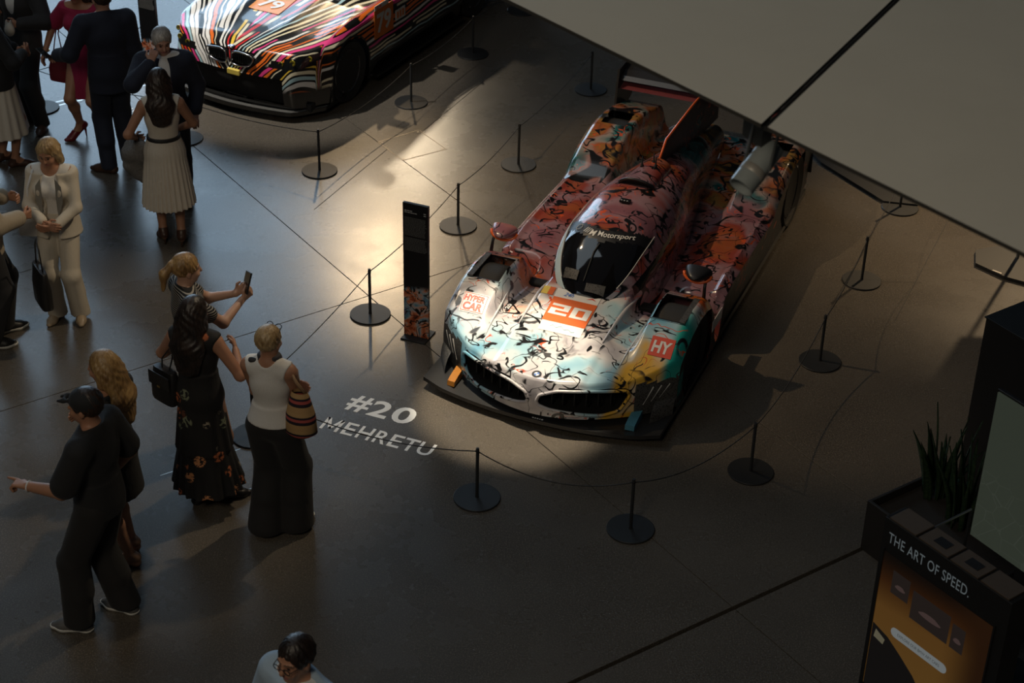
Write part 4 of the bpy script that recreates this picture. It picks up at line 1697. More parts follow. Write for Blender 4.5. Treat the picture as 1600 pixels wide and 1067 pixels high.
# wheels
def wheel(root, c, r_, w_, side_, rim_mat, tyre_mat, spokes, name='wheel'):
    """wheel parented to the car: tyre, with rim and spokes below it"""
    x0, y0, z0 = c
    m = MB()
    h_ = w_ / 2
    m.lathe([(r_ * .70, -h_ * .8), (r_ * .93, -h_), (r_ * .985, -h_ * .86), (r_, -h_ * .6), (r_, h_ * .6), (r_ * .985, h_ * .86), (r_ * .93, h_), (r_ * .70, h_ * .8)], c, 40, axis='x')
    ty = m.build(name, tyre_mat, root, auto=35)
    m = MB()
    s0 = side_ * h_ * .78
    m.lathe([(r_ * .72, s0), (r_ * .70, s0 + side_ * .012), (r_ * .665, s0), (r_ * .64, s0 - side_ * .05), (r_ * .2, s0 - side_ * .07), (0.0, s0 - side_ * .07)], c, 40, axis='x')
    rm = m.build('rim', rim_mat, ty, auto=40)
    for k in range(spokes):
        an = 2 * math.pi * k / spokes
        for dd in (-.10, .10):
            m = MB()
            p0 = Vector((x0 + s0 - side_ * .035, y0 + r_ * .13 * math.cos(an), z0 + r_ * .13 * math.sin(an)))
            p1 = Vector((x0 + s0 - side_ * .004, y0 + r_ * .68 * math.cos(an + dd), z0 + r_ * .68 * math.sin(an + dd)))
            m.tube([p0, p1], [r_ * .045, r_ * .035], 6)
            m.build('spoke', rim_mat, ty)
    m = MB()
    m.lathe([(r_ * .17, s0 - side_ * .06), (r_ * .17, s0 - side_ * .02), (r_ * .10, s0 - side_ * .005), (0, s0 - side_ * .005)], c, 20, axis='x')
    m.build('hub_nut', MAT['red_orange'], ty, auto=40)
    return ty


for s_ in (-1, 1):
    wheel(CAR, (s_ * .82, WF, .345), .345, .32, s_, MAT['rim_black'], MAT['tyre'], 6)
    wheel(CAR, (s_ * .81, WR, .355), .355, .34, s_, MAT['rim_black'], MAT['tyre'], 6)
    # louvre slats lying over the wheel opening
    m = MB()
    m.box((s_ * .905, .90, .705), (0.05, .40, 0.012), 0, 0, 0.002)
    m.build('arch_louvre', MAT['honeycomb'], CAR)
    m = MB()
    for q_ in (0.715, 1.105):
        m.box((s_ * .79, q_, float(body_h(np.array([.79]), np.array([q_]))[0]) - 0.008), (.29, 0.03, 0.012), 0, 0, 0.002)
    m.build('arch_trim', MAT['ink'], CAR)
    # side exit duct behind the front wheel
    m = MB()
    m.box((s_ * .50, 1.22, .445), (.20, .10, .05), 0, 0, 0.008)
    m.build('channel_duct', MAT['void'], CAR)
    # sponsor plate on the flank
    m = MB()
    m.box((s_ * 1.001, 1.42, .36), (0.004, .26, .10))
    m.build('flank_sticker', MAT['white'], CAR)
# headrest intake opening on the near rear quarter

# ---------------------------------------------------------------- striped touring racer
t = NT('streak_livery')
co = t.obj()
x, y, z = t.xyz(co)
wob = t.noise(t.scaled(co, (1.2, 0.5, 1.2)), 2.2, 2, 0.5)
wob = t.math('MULTIPLY', t.math('SUBTRACT', wob, 0.5), 0.16)
ax = t.math('ABSOLUTE', x)
drop = t.math('MULTIPLY', t.math('MAXIMUM', t.math('SUBTRACT', 0.95, z), 0.0), 0.55)
r_ = t.math('ADD', t.math('MULTIPLY', y, 0.42), 0.40)
rad = t.math('DIVIDE', t.math('ADD', ax, t.math('ADD', drop, wob)), r_)
fl_ = t.math('MULTIPLY', t.math('ADD', t.math('ADD', z, t.math('MULTIPLY', y, -0.03)), wob), 2.1)
onside = t.step(ax, 0.86, 0.90)
low = t.step(z, 0.80, 0.62)
ss = t.n('ShaderNodeMix', data_type='FLOAT')
t.set(ss.inputs[0], onside)
t.set(ss.inputs[2], rad)
t.set(ss.inputs[3], fl_)
s = t.math('MULTIPLY', t.math('ADD', ss.outputs[0], t.math('MULTIPLY', t.math('SIGN', x), 3.0)), 9.5)
cell = t.math('FLOOR', s)
fr = t.math('FRACT', s)
wn = t.n('ShaderNodeTexWhiteNoise', noise_dimensions='1D')
t.set(wn.inputs['W'], cell)
pal = [(0.0, (0.78, 0.76, 0.72)), (0.13, (0.78, 0.16, 0.02)), (0.27, (0.80, 0.52, 0.06)), (0.38, (0.42, 0.62, 0.68)), (0.50, (0.78, 0.70, 0.50)), (0.60, (0.60, 0.03, 0.03)), (0.69, (0.05, 0.26, 0.48)), (0.77, (0.78, 0.76, 0.74)), (0.86, (0.72, 0.06, 0.24)), (0.92, (0.80, 0.28, 0.03)), (0.97, (0.03, 0.36, 0.12))]
col = t.ramp(wn.outputs['Value'], pal, 'CONSTANT')
wn2 = t.n('ShaderNodeTexWhiteNoise', noise_dimensions='1D')
t.set(wn2.inputs['W'], t.math('ADD', cell, 71.3))
wid = t.math('ADD', t.math('MULTIPLY', wn2.outputs['Value'], 0.34), 0.12)
cen = t.math('ABSOLUTE', t.math('SUBTRACT', fr, 0.5))
on = t.math('LESS_THAN', cen, wid)
# each streak starts and stops at its own place
seg = t.noise(t.n('ShaderNodeCombineXYZ', i_0=t.math('MULTIPLY', cell, 3.7), i_1=t.math('MULTIPLY', y, 1.3)).outputs[0], 1.0, 1)
on = t.math('MULTIPLY', on, t.step(seg, 0.385, 0.40))
on = t.math('MULTIPLY', on, t.step(z, 0.30, 0.38))
c = t.mix(on, (0.008, 0.008, 0.008), col)
MAT['streak'] = t.out(c, 0.20, 0.0, 0.7)
MAT['gloss_black'] = plain('gloss_black', (0.008, 0.008, 0.008), 0.15, 0, 0.5)
MAT['splitter_grey'] = plain('splitter_grey', (0.085, 0.083, 0.078), 0.5)
t = NT('yellow_lamp_glass')
t.out((0.30, 0.24, 0.02), 0.08, 0.3, 0.6)
MAT['lamp_yellow'] = t.m
MAT['door_orange'] = plain('number_orange', (0.58, 0.15, 0.02), 0.4)

T2 = R(-27)
CAR2 = empty('streaked_race_car', (-2.98, 17.355, 0), T2)
tag(CAR2, 'black touring racing car covered in bright streaks, number 79', 'race car')


def vf2(u):
    a = np.abs(u)
    return 0.02 + 0.16 * a ** 2 + 0.30 * sm(.62, 1.0, a) ** 1.5


def h2(u, v):
    a = np.abs(u)
    sh = np.interp(v, [-.1, .05, .2, .5, .9, 1.3, 2.0, 4.1, 4.4, 4.6], [.66, .70, .755, .81, .865, .92, .95, .98, .95, .88])
    z = sh - 0.075 * a ** 2.4
    dome = 0.022 * np.exp(-((a - .34) / .10) ** 2) * sm(.25, .6, v) * sm(1.5, 1.2, v)
    z = z + dome
    fl = sm(.68, .86, a) * (np.exp(-((v - .82) / .34) ** 2) + np.exp(-((v - 3.58) / .38) ** 2)) * .045
    z = z + fl - 0.05 * np.clip((a - .88) / .07, 0, 1) ** 2
    cab = np.interp(v, [1.22, 1.5, 1.85, 2.2, 2.7, 3.2, 3.7, 4.1], [0, .19, .37, .43, .44, .38, .18, 0])
    cab = cab * (1 - sm(.50, .80, a))
    return z + cab


us2 = np.linspace(-.95, .95, 96)
tv2 = np.concatenate([np.linspace(0, 1.4, 52), np.linspace(1.4, 4.45, 90)[1:]])
NF2 = 16
rv, rz_ = [], []
for k in range(NF2):
    f = k / NF2
    v0 = vf2(us2)
    zt = h2(us2, v0 + 0.06)
    rv.append(v0 + 0.06 * f ** 4 - 0.03 * np.sin(f * np.pi))
    rz_.append(0.14 + f * (zt - 0.14))
for tt in tv2:
    vv = np.where(tt < 1.2, vf2(us2) * (1 - sm(0, 1.2, tt)), 0) + 0.06 + tt
    rv.append(vv)
    rz_.append(h2(us2, vv))
V2, Z2 = np.array(rv).T, np.array(rz_).T
U2 = np.repeat(us2[:, None], V2.shape[1], 1)
P2 = np.stack([U2, V2, Z2], -1)
nu2, nv2 = U2.shape
F2 = grid_faces(nu2, nv2)
c2 = P2.reshape(-1, 3)[F2].mean(1)
j2 = F2[:, 0] % nv2
face2 = j2 < NF2
a2 = np.abs(c2[:, 0])
KID2 = [(.03, .545), (.035, .665), (.10, .69), (.27, .672), (.295, .63), (.25, .555), (.12, .53)]
kid2 = face2 & in_poly(a2, c2[:, 2], KID2)
lower = face2 & (c2[:, 2] < .46) & (a2 < .62) & (c2[:, 2] > .17)
LMP = [(.44, .585), (.47, .625), (.66, .665), (.86, .70), (.90, .66), (.84, .60), (.66, .565)]
lmp = face2 & in_poly(a2, c2[:, 2], LMP)
ws = (~face2) & (c2[:, 1] > 1.30) & (c2[:, 1] < 1.95) & (a2 < .62)
sidew = (~face2) & (c2[:, 1] > 1.5) & (c2[:, 1] < 3.7) & (a2 >= .58) & (a2 < .74)
skin2 = ~(kid2 | lower | lmp | ws | sidew)
Vb2 = P2.reshape(-1, 3)
np_mesh('body_shell', Vb2, F2[skin2], MAT['streak'], CAR2)
np_mesh('windscreen', Vb2, F2[ws], MAT['glass_dark'], CAR2)
np_mesh('side_glass', Vb2, F2[sidew], MAT['glass_dark'], CAR2)
np_mesh('lower_intake', Vb2 + np.array([0, .05, 0]), F2[lower], MAT['void'], CAR2)
for s_ in (-1, 1):
    hl = np_mesh('headlight', Vb2, F2[lmp & (np.sign(c2[:, 0]) == s_)], MAT['gloss_black'], CAR2)
    for a_, z_, r0 in ((.58, .618, .030), (.70, .640, .034), (.82, .662, .030)):
        m = MB()
        m.lathe([(r0, 0), (r0 * .9, .012), (r0 * .5, .006), (0, .0)], (0, 0, 0), 18, axis='y')
        yv = float(vf2(a_)) + 0.022
        m.v = [(x + s_ * a_, yv - y, z + z_) for x, y, z in m.v]
        m.build('lamp_lens', MAT['lamp_yellow'], hl, smooth=True)
    ring = []
    for k in range(len(KID2)):
        p, q_ = KID2[k], KID2[(k + 1) % len(KID2)]
        for j in range(5):
            f = j / 5
            a_, z_ = p[0] * (1 - f) + q_[0] * f, p[1] * (1 - f) + q_[1] * f
            ring.append(Vector((s_ * a_, float(vf2(a_)) - 0.022, z_)))
    for _ in range(2):
        ring = [(ring[k - 1] + ring[k] * 2 + ring[(k + 1) % len(ring)]) / 4 for k in range(len(ring))]
    m = MB()
    m.tube(ring, 0.010, 8, closed=True)
    kf = m.build('grille_frame', MAT['chrome'], CAR2, smooth=True)
    m = MB()
    m.add([p + Vector((0, .05, 0)) for p in ring], [tuple(range(len(ring)))])
    m.build('grille_back', MAT['void'], kf)
    for k in range(9):
        a_ = .055 + .026 * k
        m = MB()
        m.box((s_ * a_, float(vf2(a_)) + 0.012, .612), (0.006, 0.03, .125 - .03 * abs(k - 4) / 4))
        m.build('grille_bar', MAT['black_metal'], kf)
    # flank with arches
    i = nu2 - 1 if s_ > 0 else 0
    e_ = P2[i]
    nz = 16
    G_ = np.zeros((nv2, nz, 3))
    for k in range(nz):
        f = k / (nz - 1)
        G_[:, k, 0] = e_[:, 0] + s_ * (0.02 * math.sin(math.pi * f) - 0.05 * sm(.75, 1.0, f) * sm(1.2, 1.5, e_[:, 1]))
        G_[:, k, 1] = e_[:, 1]
        G_[:, k, 2] = e_[:, 2] * (1 - f) + 0.13 * f
    Fs = grid_faces(nv2, nz)
    if s_ < 0:
        Fs = Fs[:, ::-1]
    cc2 = G_.reshape(-1, 3)[Fs].mean(1)
    hole_ = (np.hypot(cc2[:, 1] - .82, cc2[:, 2] - .345) < .375) | (np.hypot(cc2[:, 1] - 3.58, cc2[:, 2] - .345) < .38)
    np_mesh('flank_panel', G_.reshape(-1, 3), Fs[~hole_], MAT['streak'], CAR2)
    # arch lip
    for wv in (.82, 3.58):
        m = MB()
        m.tube([(s_ * .955, wv + .378 * math.cos(an), .345 + .378 * math.sin(an)) for an in np.linspace(-.3, math.pi + .3, 25)], 0.012, 6)
        m.build('arch_lip', MAT['gloss_black'], CAR2, smooth=True)
        wheel(CAR2, (s_ * .80, wv, .340), .340, .28, s_, MAT['rim2'] if 'rim2' in MAT else MAT.setdefault('rim2', plain('rim_satin', (0.10, 0.10, 0.10), 0.3, 0.8)), MAT['tyre'], 9)
    m = MB()
    m.box((s_ * .95, 2.2, .13), (.10, 1.9, .05), 0, 0, .01)
    m.build('sill', MAT['gloss_black'], CAR2)
    m = MB()
    m.box((s_ * .99, 1.60, 1.02), (.16, .10, .10), 0, 0, .03)
    mo = m.build('mirror', MAT['gloss_black'], CAR2)
    m = MB()
    m.tube([(s_ * .84, 1.62, .95), (s_ * .93, 1.60, 1.0)], 0.018, 8)
    m.build('mirror_stalk', MAT['gloss_black'], mo)
# splitter: black underside plate with a dull grey top strip
uu = np.linspace(-.93, .93, 41)
m = MB()
fr_ = [(float(u), float(vf2(u)) - .07 + .02 * abs(u)) for u in uu]
poly = fr_ + [(.93, .75), (-.93, .75)]
m.prism(poly, .075, .115)
m.build('front_splitter', MAT['gloss_black'], CAR2)
m = MB()
pts, fs = [], []
for u in uu:
    v_ = float(vf2(u)) - .068 + .02 * abs(u)
    pts += [(float(u), v_ + .008, .117), (float(u), v_ + .062, .118)]
for k in range(len(uu) - 1):
    fs.append((2 * k, 2 * k + 2, 2 * k + 3, 2 * k + 1))
m.add(pts, fs)
m.build('splitter_strip', MAT['splitter_grey'], CAR2)
m = MB()
m.box((0, 2.3, .14), (1.7, 4.2, .08))
m.build('floor_pan', MAT['black_matte'], CAR2)
tp = P2[:, nv2 - 1]
m = MB()
m.add([tuple(p) for p in tp] + [(p[0], p[1] + .03, .2) for p in tp], [(k, k + 1, k + 1 + nu2, k + nu2) for k in range(nu2 - 1)])
m.build('tail_panel', MAT['streak'], CAR2)
m = MB()
m.box((0, 4.35, 1.22), (1.6, .28, .03), 0, 0, .008)
wgo = m.build('rear_wing', MAT['carbon'], CAR2)
for x_ in (-.45, .45):
    m = MB()
    m.box((x_, 4.32, 1.08), (.02, .18, .26))
    m.build('wing_support', MAT['carbon'], wgo)
# bonnet number panel
def drape2(name, corners, mat, off, n=8, parent=None):
    c0, c1, c2_, c3 = [np.array(c_) for c_ in corners]
    pts = []
    for i in range(n + 1):
        for j in range(n + 1):
            a_, b_ = i / n, j / n
            q_ = (c0 * (1 - a_) + c1 * a_) * (1 - b_) + (c3 * (1 - a_) + c2_ * a_) * b_
            pts.append((q_[0], q_[1], float(h2(np.array([q_[0]]), np.array([q_[1]]))[0]) + off))
    return np_mesh(name, np.array(pts), grid_faces(n + 1, n + 1), mat, parent or CAR2)


hp = drape2('number_panel', [(-.24, .72), (.14, .72), (.14, 1.12), (-.24, 1.12)], plain('number_orange_bright', (0.80, 0.28, 0.03), 0.35, 0, .4), .006)
A_, F = fit_text('79', .28, .17, bold=.03)
m = MB()
m.add([(-.19 + p[0], .79 + p[1], float(h2(np.array([-.19 + p[0]]), np.array([.79 + p[1]]))[0]) + .012) for p in A_], F)
m.build('number_lettering', MAT['white'], hp)
# side number panel on the door and sponsor strips
for s_ in (-1, 1):
    xx = s_ * .975
    m = MB()
    m.box((xx, 1.46, .70), (.006, .38, .32))
    dp = m.build('door_number_panel', MAT['door_orange'], CAR2)
    A_, F = fit_text('79', .29, .22, bold=.03)
    m = MB()
    m.add([(xx + s_ * .005, 1.46 + s_ * (p[0] - .145), .59 + p[1]) for p in A_], F)
    m.build('number_lettering', MAT['silver'], dp)
    A_, F = fit_text('24', .10, .042, bold=.02)
    m = MB()
    m.box((xx, 1.42, .885), (.005, .28, .05))
    b_ = m.build('door_strip', MAT['silver'], CAR2)
    m = MB()
    m.add([(xx + s_ * .004, 1.42 + s_ * (p[0] - .11), .865 + p[1]) for p in A_], F)
    m.build('strip_lettering', MAT['decal_red'], b_)
    m = MB()
    m.box((xx, 1.80, .66), (.005, .20, .12))
    b_ = m.build('door_strip', MAT['silver'], CAR2)
    for k in range(3):
        m = MB()
        m.box((xx + s_ * .003, 1.745 + .055 * k, .66), (.003, .034, .075))
        m.build('strip_mark', MAT['door_orange'], b_)
# bonnet emblem
m = MB()
m.lathe([(.040, 0), (.040, .004), (.034, .007), (0, .008)], (0, 0, 0), 24)
m.v = [(x, y + .06, z + float(h2(np.array([0.]), np.array([.06]))[0]) + .001 - .4 * y * 0) for x, y, z in m.v]
eb = m.build('bonnet_emblem', MAT['chrome'], CAR2, smooth=True)
for k in range(4):
    m = MB()
    zz = float(h2(np.array([0.]), np.array([.06]))[0]) + .0105
    pts = [(0, .06, zz)] + [(.024 * math.cos(an), .06 + .024 * math.sin(an), zz) for an in np.linspace(k * math.pi / 2, (k + 1) * math.pi / 2, 7)]
    m.add(pts, [tuple(range(len(pts)))])
    m.build('emblem_quarter', MAT['white'] if k % 2 else MAT['blue'], eb)
# bright block under the grille and a towing loop
m = MB()
m.box((.06, float(vf2(.06)) - .03, .46), (.15, .03, .07), 0, 0, .012)
m.build('nose_patch', MAT['yellow'], CAR2)

# ---------------------------------------------------------------- people: smooth distance fields meshed with surface nets
def smin(a, b, k):
    h_ = np.clip(0.5 + 0.5 * (b - a) / k, 0, 1)
    return b * (1 - h_) + a * h_ - k * h_ * (1 - h_)


class Field:
    def __init__(self, lo, hi, h):
        self.lo = np.array(lo, float)
        self.h = h
        self.n = np.ceil((np.array(hi) - self.lo) / h).astype(int) + 1
        self.d = np.full(self.n, 0.2, np.float32)

    def window(self, lo, hi):
        a = np.maximum(np.floor((np.array(lo) - self.lo) / self.h).astype(int), 0)
        b = np.minimum(np.ceil((np.array(hi) - self.lo) / self.h).astype(int) + 1, self.n)
        if np.any(b <= a):
            return None
        ax = [self.lo[i] + self.h * np.arange(a[i], b[i]) for i in range(3)]
        X, Y, Z = np.meshgrid(*ax, indexing='ij', sparse=True)
        return (slice(a[0], b[0]), slice(a[1], b[1]), slice(a[2], b[2])), X, Y, Z

    def put(self, sl, d, k, sub=False):
        d = d.astype(np.float32)
        cur = self.d[sl]
        if sub:
            self.d[sl] = -smin(-cur, d, k)
        else:
            self.d[sl] = smin(cur, d, k)

    def cap(self, a, b, ra, rb, k=0.02, flat=None, sub=False):
        a, b = np.array(a, float), np.array(b, float)
        pad = max(ra, rb) * (1.0 if flat is None else max(1.0, max(1 / f for f in flat))) + 3 * self.h + k
        w = self.window(np.minimum(a, b) - pad, np.maximum(a, b) + pad)
        if w is None:
            return self
        sl, X, Y, Z = w
        ab = b - a
        L2 = max(float(ab @ ab), 1e-9)
        t_ = np.clip(((X - a[0]) * ab[0] + (Y - a[1]) * ab[1] + (Z - a[2]) * ab[2]) / L2, 0, 1)
        f = flat or (1, 1, 1)
        dx, dy, dz = (X - a[0] - t_ * ab[0]) * f[0], (Y - a[1] - t_ * ab[1]) * f[1], (Z - a[2] - t_ * ab[2]) * f[2]
        self.put(sl, np.sqrt(dx * dx + dy * dy + dz * dz) - (ra + (rb - ra) * t_), k, sub)
        return self

    def ell(self, c, r_, k=0.02, rot=None, sub=False):
        c, r_ = np.array(c, float), np.array(r_, float)
        pad = r_.max() + 3 * self.h + k
        w = self.window(c - pad, c + pad)
        if w is None:
            return self
        sl, X, Y, Z = w
        dx, dy, dz = X - c[0], Y - c[1], Z - c[2]
        if rot is not None:
            m = np.array(rot).T
            dx, dy, dz = (m[0, 0] * dx + m[0, 1] * dy + m[0, 2] * dz, m[1, 0] * dx + m[1, 1] * dy + m[1, 2] * dz, m[2, 0] * dx + m[2, 1] * dy + m[2, 2] * dz)
        q_ = np.sqrt((dx / r_[0]) ** 2 + (dy / r_[1]) ** 2 + (dz / r_[2]) ** 2)
        self.put(sl, (q_ - 1) * r_.min(), k, sub)
        return self

    def skirt(self, z0, z1, c0, c1, r0, r1, k=0.02, pleats=0, amp=0.0, power=1.0):
        """elliptical flared tube; c = (x,y), r = (rx,ry) at z0 (top) and z1 (hem)"""
        R_ = max(*r0, *r1) + amp + 3 * self.h
        w = self.window((min(c0[0], c1[0]) - R_, min(c0[1], c1[1]) - R_, z1 - 3 * self.h), (max(c0[0], c1[0]) + R_, max(c0[1], c1[1]) + R_, z0 + 3 * self.h))
        if w is None:
            return self
        sl, X, Y, Z = w
        f = np.clip((z0 - Z) / (z0 - z1), 0, 1) ** power
        cx, cy = c0[0] + (c1[0] - c0[0]) * f, c0[1] + (c1[1] - c0[1]) * f
        rx, ry = r0[0] + (r1[0] - r0[0]) * f, r0[1] + (r1[1] - r0[1]) * f
        dx, dy = X - cx, Y - cy
        q_ = np.sqrt((dx / rx) ** 2 + (dy / ry) ** 2)
        d = (q_ - 1) * np.minimum(rx, ry)
        if pleats:
            an = np.arctan2(dy, dx)
            d = d + amp * f * np.sin(an * pleats + 2.0 * np.sin(an * 3))
        d = np.maximum(d, np.maximum(Z - z0, z1 - Z))
        self.put(sl, d, k)
        return self

    def plane(self, n, p):
        """keep the side n points away from: cut everything with (x-p).n > 0"""
        n = np.array(n, float)
        n = n / np.linalg.norm(n)
        ax = [self.lo[i] + self.h * np.arange(self.n[i]) for i in range(3)]
        X, Y, Z = np.meshgrid(*ax, indexing='ij', sparse=True)
        d = ((X - p[0]) * n[0] + (Y - p[1]) * n[1] + (Z - p[2]) * n[2]).astype(np.float32)
        self.d = np.maximum(self.d, d)
        return self

    def mesh(self):
        d = self.d
        d[0], d[-1], d[:, 0], d[:, -1], d[:, :, 0], d[:, :, -1] = (0.1,) * 6
        s = d < 0
        nx, ny, nz = d.shape
        c8 = np.zeros((nx - 1, ny - 1, nz - 1), np.uint8)
        for i in (0, 1):
            for j in (0, 1):
                for k in (0, 1):
                    c8 += s[i:nx - 1 + i, j:ny - 1 + j, k:nz - 1 + k]
        I = np.argwhere((c8 > 0) & (c8 < 8))
        if len(I) == 0:
            return np.zeros((0, 3)), np.zeros((0, 4), int)
        idx = np.full(c8.shape, -1, np.int32)
        idx[I[:, 0], I[:, 1], I[:, 2]] = np.arange(len(I))
        acc = np.zeros((len(I), 3))
        cnt = np.zeros(len(I))
        corners = [(0, 0, 0), (1, 0, 0), (0, 1, 0), (1, 1, 0), (0, 0, 1), (1, 0, 1), (0, 1, 1), (1, 1, 1)]
        val = {c_: d[I[:, 0] + c_[0], I[:, 1] + c_[1], I[:, 2] + c_[2]] for c_ in corners}
        for a in corners:
            for ax in range(3):
                if a[ax] == 0:
                    b = list(a)
                    b[ax] = 1
                    b = tuple(b)
                    va, vb = val[a], val[b]
                    m = (va < 0) != (vb < 0)
                    t_ = np.where(m, va / np.where(np.abs(va - vb) < 1e-9, 1, va - vb), 0)
                    p = np.zeros((len(I), 3))
                    for q_ in range(3):
                        p[:, q_] = a[q_]
                    p[:, ax] += t_
                    acc += p * m[:, None]
                    cnt += m
        V = self.lo + (I + acc / np.maximum(cnt, 1)[:, None]) * self.h
        Fs = []
        for ax in range(3):
            sa = np.swapaxes(s, 0, ax) if ax else s
            ch = s[1:, 1:-1, 1:-1] != s[:-1, 1:-1, 1:-1] if ax == 0 else (s[1:-1, 1:, 1:-1] != s[1:-1, :-1, 1:-1] if ax == 1 else s[1:-1, 1:-1, 1:] != s[1:-1, 1:-1, :-1])
            E = np.argwhere(ch)
            off = np.ones(3, int)
            off[ax] = 0
            E = E + off
            o1, o2 = [(1, 2), (2, 0), (0, 1)][ax]
            def cell(da, db):
                c_ = E.copy()
                c_[:, o1] -= da
                c_[:, o2] -= db
                return idx[c_[:, 0], c_[:, 1], c_[:, 2]]
            q_ = np.stack([cell(1, 1), cell(0, 1), cell(0, 0), cell(1, 0)], -1)
            inside = s[E[:, 0], E[:, 1], E[:, 2]]
            q_[~inside] = q_[~inside][:, ::-1]
            Fs.append(q_)
        F = np.concatenate(Fs)
        F = F[(F >= 0).all(1)]
        return V, F


def rotm(yaw=0, pitch=0, roll=0):
    return np.array(Matrix.Rotation(R(yaw), 3, 'Z') @ Matrix.Rotation(R(pitch), 3, 'X') @ Matrix.Rotation(R(roll), 3, 'Y'))


def ik(sh, wr, l1, l2, hint):
    sh, wr, hint = np.array(sh, float), np.array(wr, float), np.array(hint, float)
    d = wr - sh
    D = min(np.linalg.norm(d), (l1 + l2) * 0.998)
    d = d / np.linalg.norm(d)
    wr = sh + d * D
    a = (l1 * l1 - l2 * l2 + D * D) / (2 * D)
    hgt = math.sqrt(max(l1 * l1 - a * a, 1e-6))
    hp_ = hint - d * (hint @ d)
    hp_ = hp_ / np.linalg.norm(hp_)
    return sh + d * a + hp_ * hgt, wr


SKINS = {}


def skin_mat(key, col):
    if key not in SKINS:
        t = NT('skin_' + key)
        co = t.obj()
        f = t.noise(co, 14, 3)
        c = t.mix(f, tuple(c_ * .9 for c_ in col), tuple(min(1, c_ * 1.08) for c_ in col))
        t.b.inputs['Subsurface Weight'].default_value = 0.08
        t.b.inputs['Subsurface Radius'].default_value = (0.02, 0.008, 0.005)
        SKINS[key] = t.out(c, 0.5)
    return SKINS[key]


def hair_mat(name, dark, light):
    t = NT(name)
    co = t.obj()
    f = t.noise(t.scaled(co, (1, 1, .10)), 90, 3, .6)
    f2 = t.noise(co, 9, 2)
    c = t.mix(t.math('MULTIPLY', t.math('ADD', f, f2), .5), dark, light)
    t.bump(f, .6, .004)
    return t.out(t.ramp(t.math('MULTIPLY', t.math('ADD', f, f2), .5), [(.38, dark), (.62, light)]), .42)


def cloth(name, col, rough=.85, scale=220, var=.15, bump=.25, fold=.5):
    t = NT(name)
    co = t.obj()
    f = t.noise(co, scale, 2)
    c = t.mix(f, tuple(c_ * (1 - var) for c_ in col), tuple(min(1, c_ * (1 + var)) for c_ in col))
    big = t.noise(t.scaled(co, (1, 1, .55)), 11, 3, .55)
    hh = t.math('ADD', t.math('MULTIPLY', big, fold), t.math('MULTIPLY', f, .02))
    t.bump(hh, bump, .05)
    m = t.out(c, rough)
    t.b.inputs['Sheen Weight'].default_value = .05
    return m


LIP = plain('lip_red', (.38, .10, .09), .45)
EYE = plain('eye_dark', (.03, .022, .018), .2)
BROW = plain('brow_brown', (.10, .06, .035), .7)
BODY_H, CLOTH_H = .0072, .0085


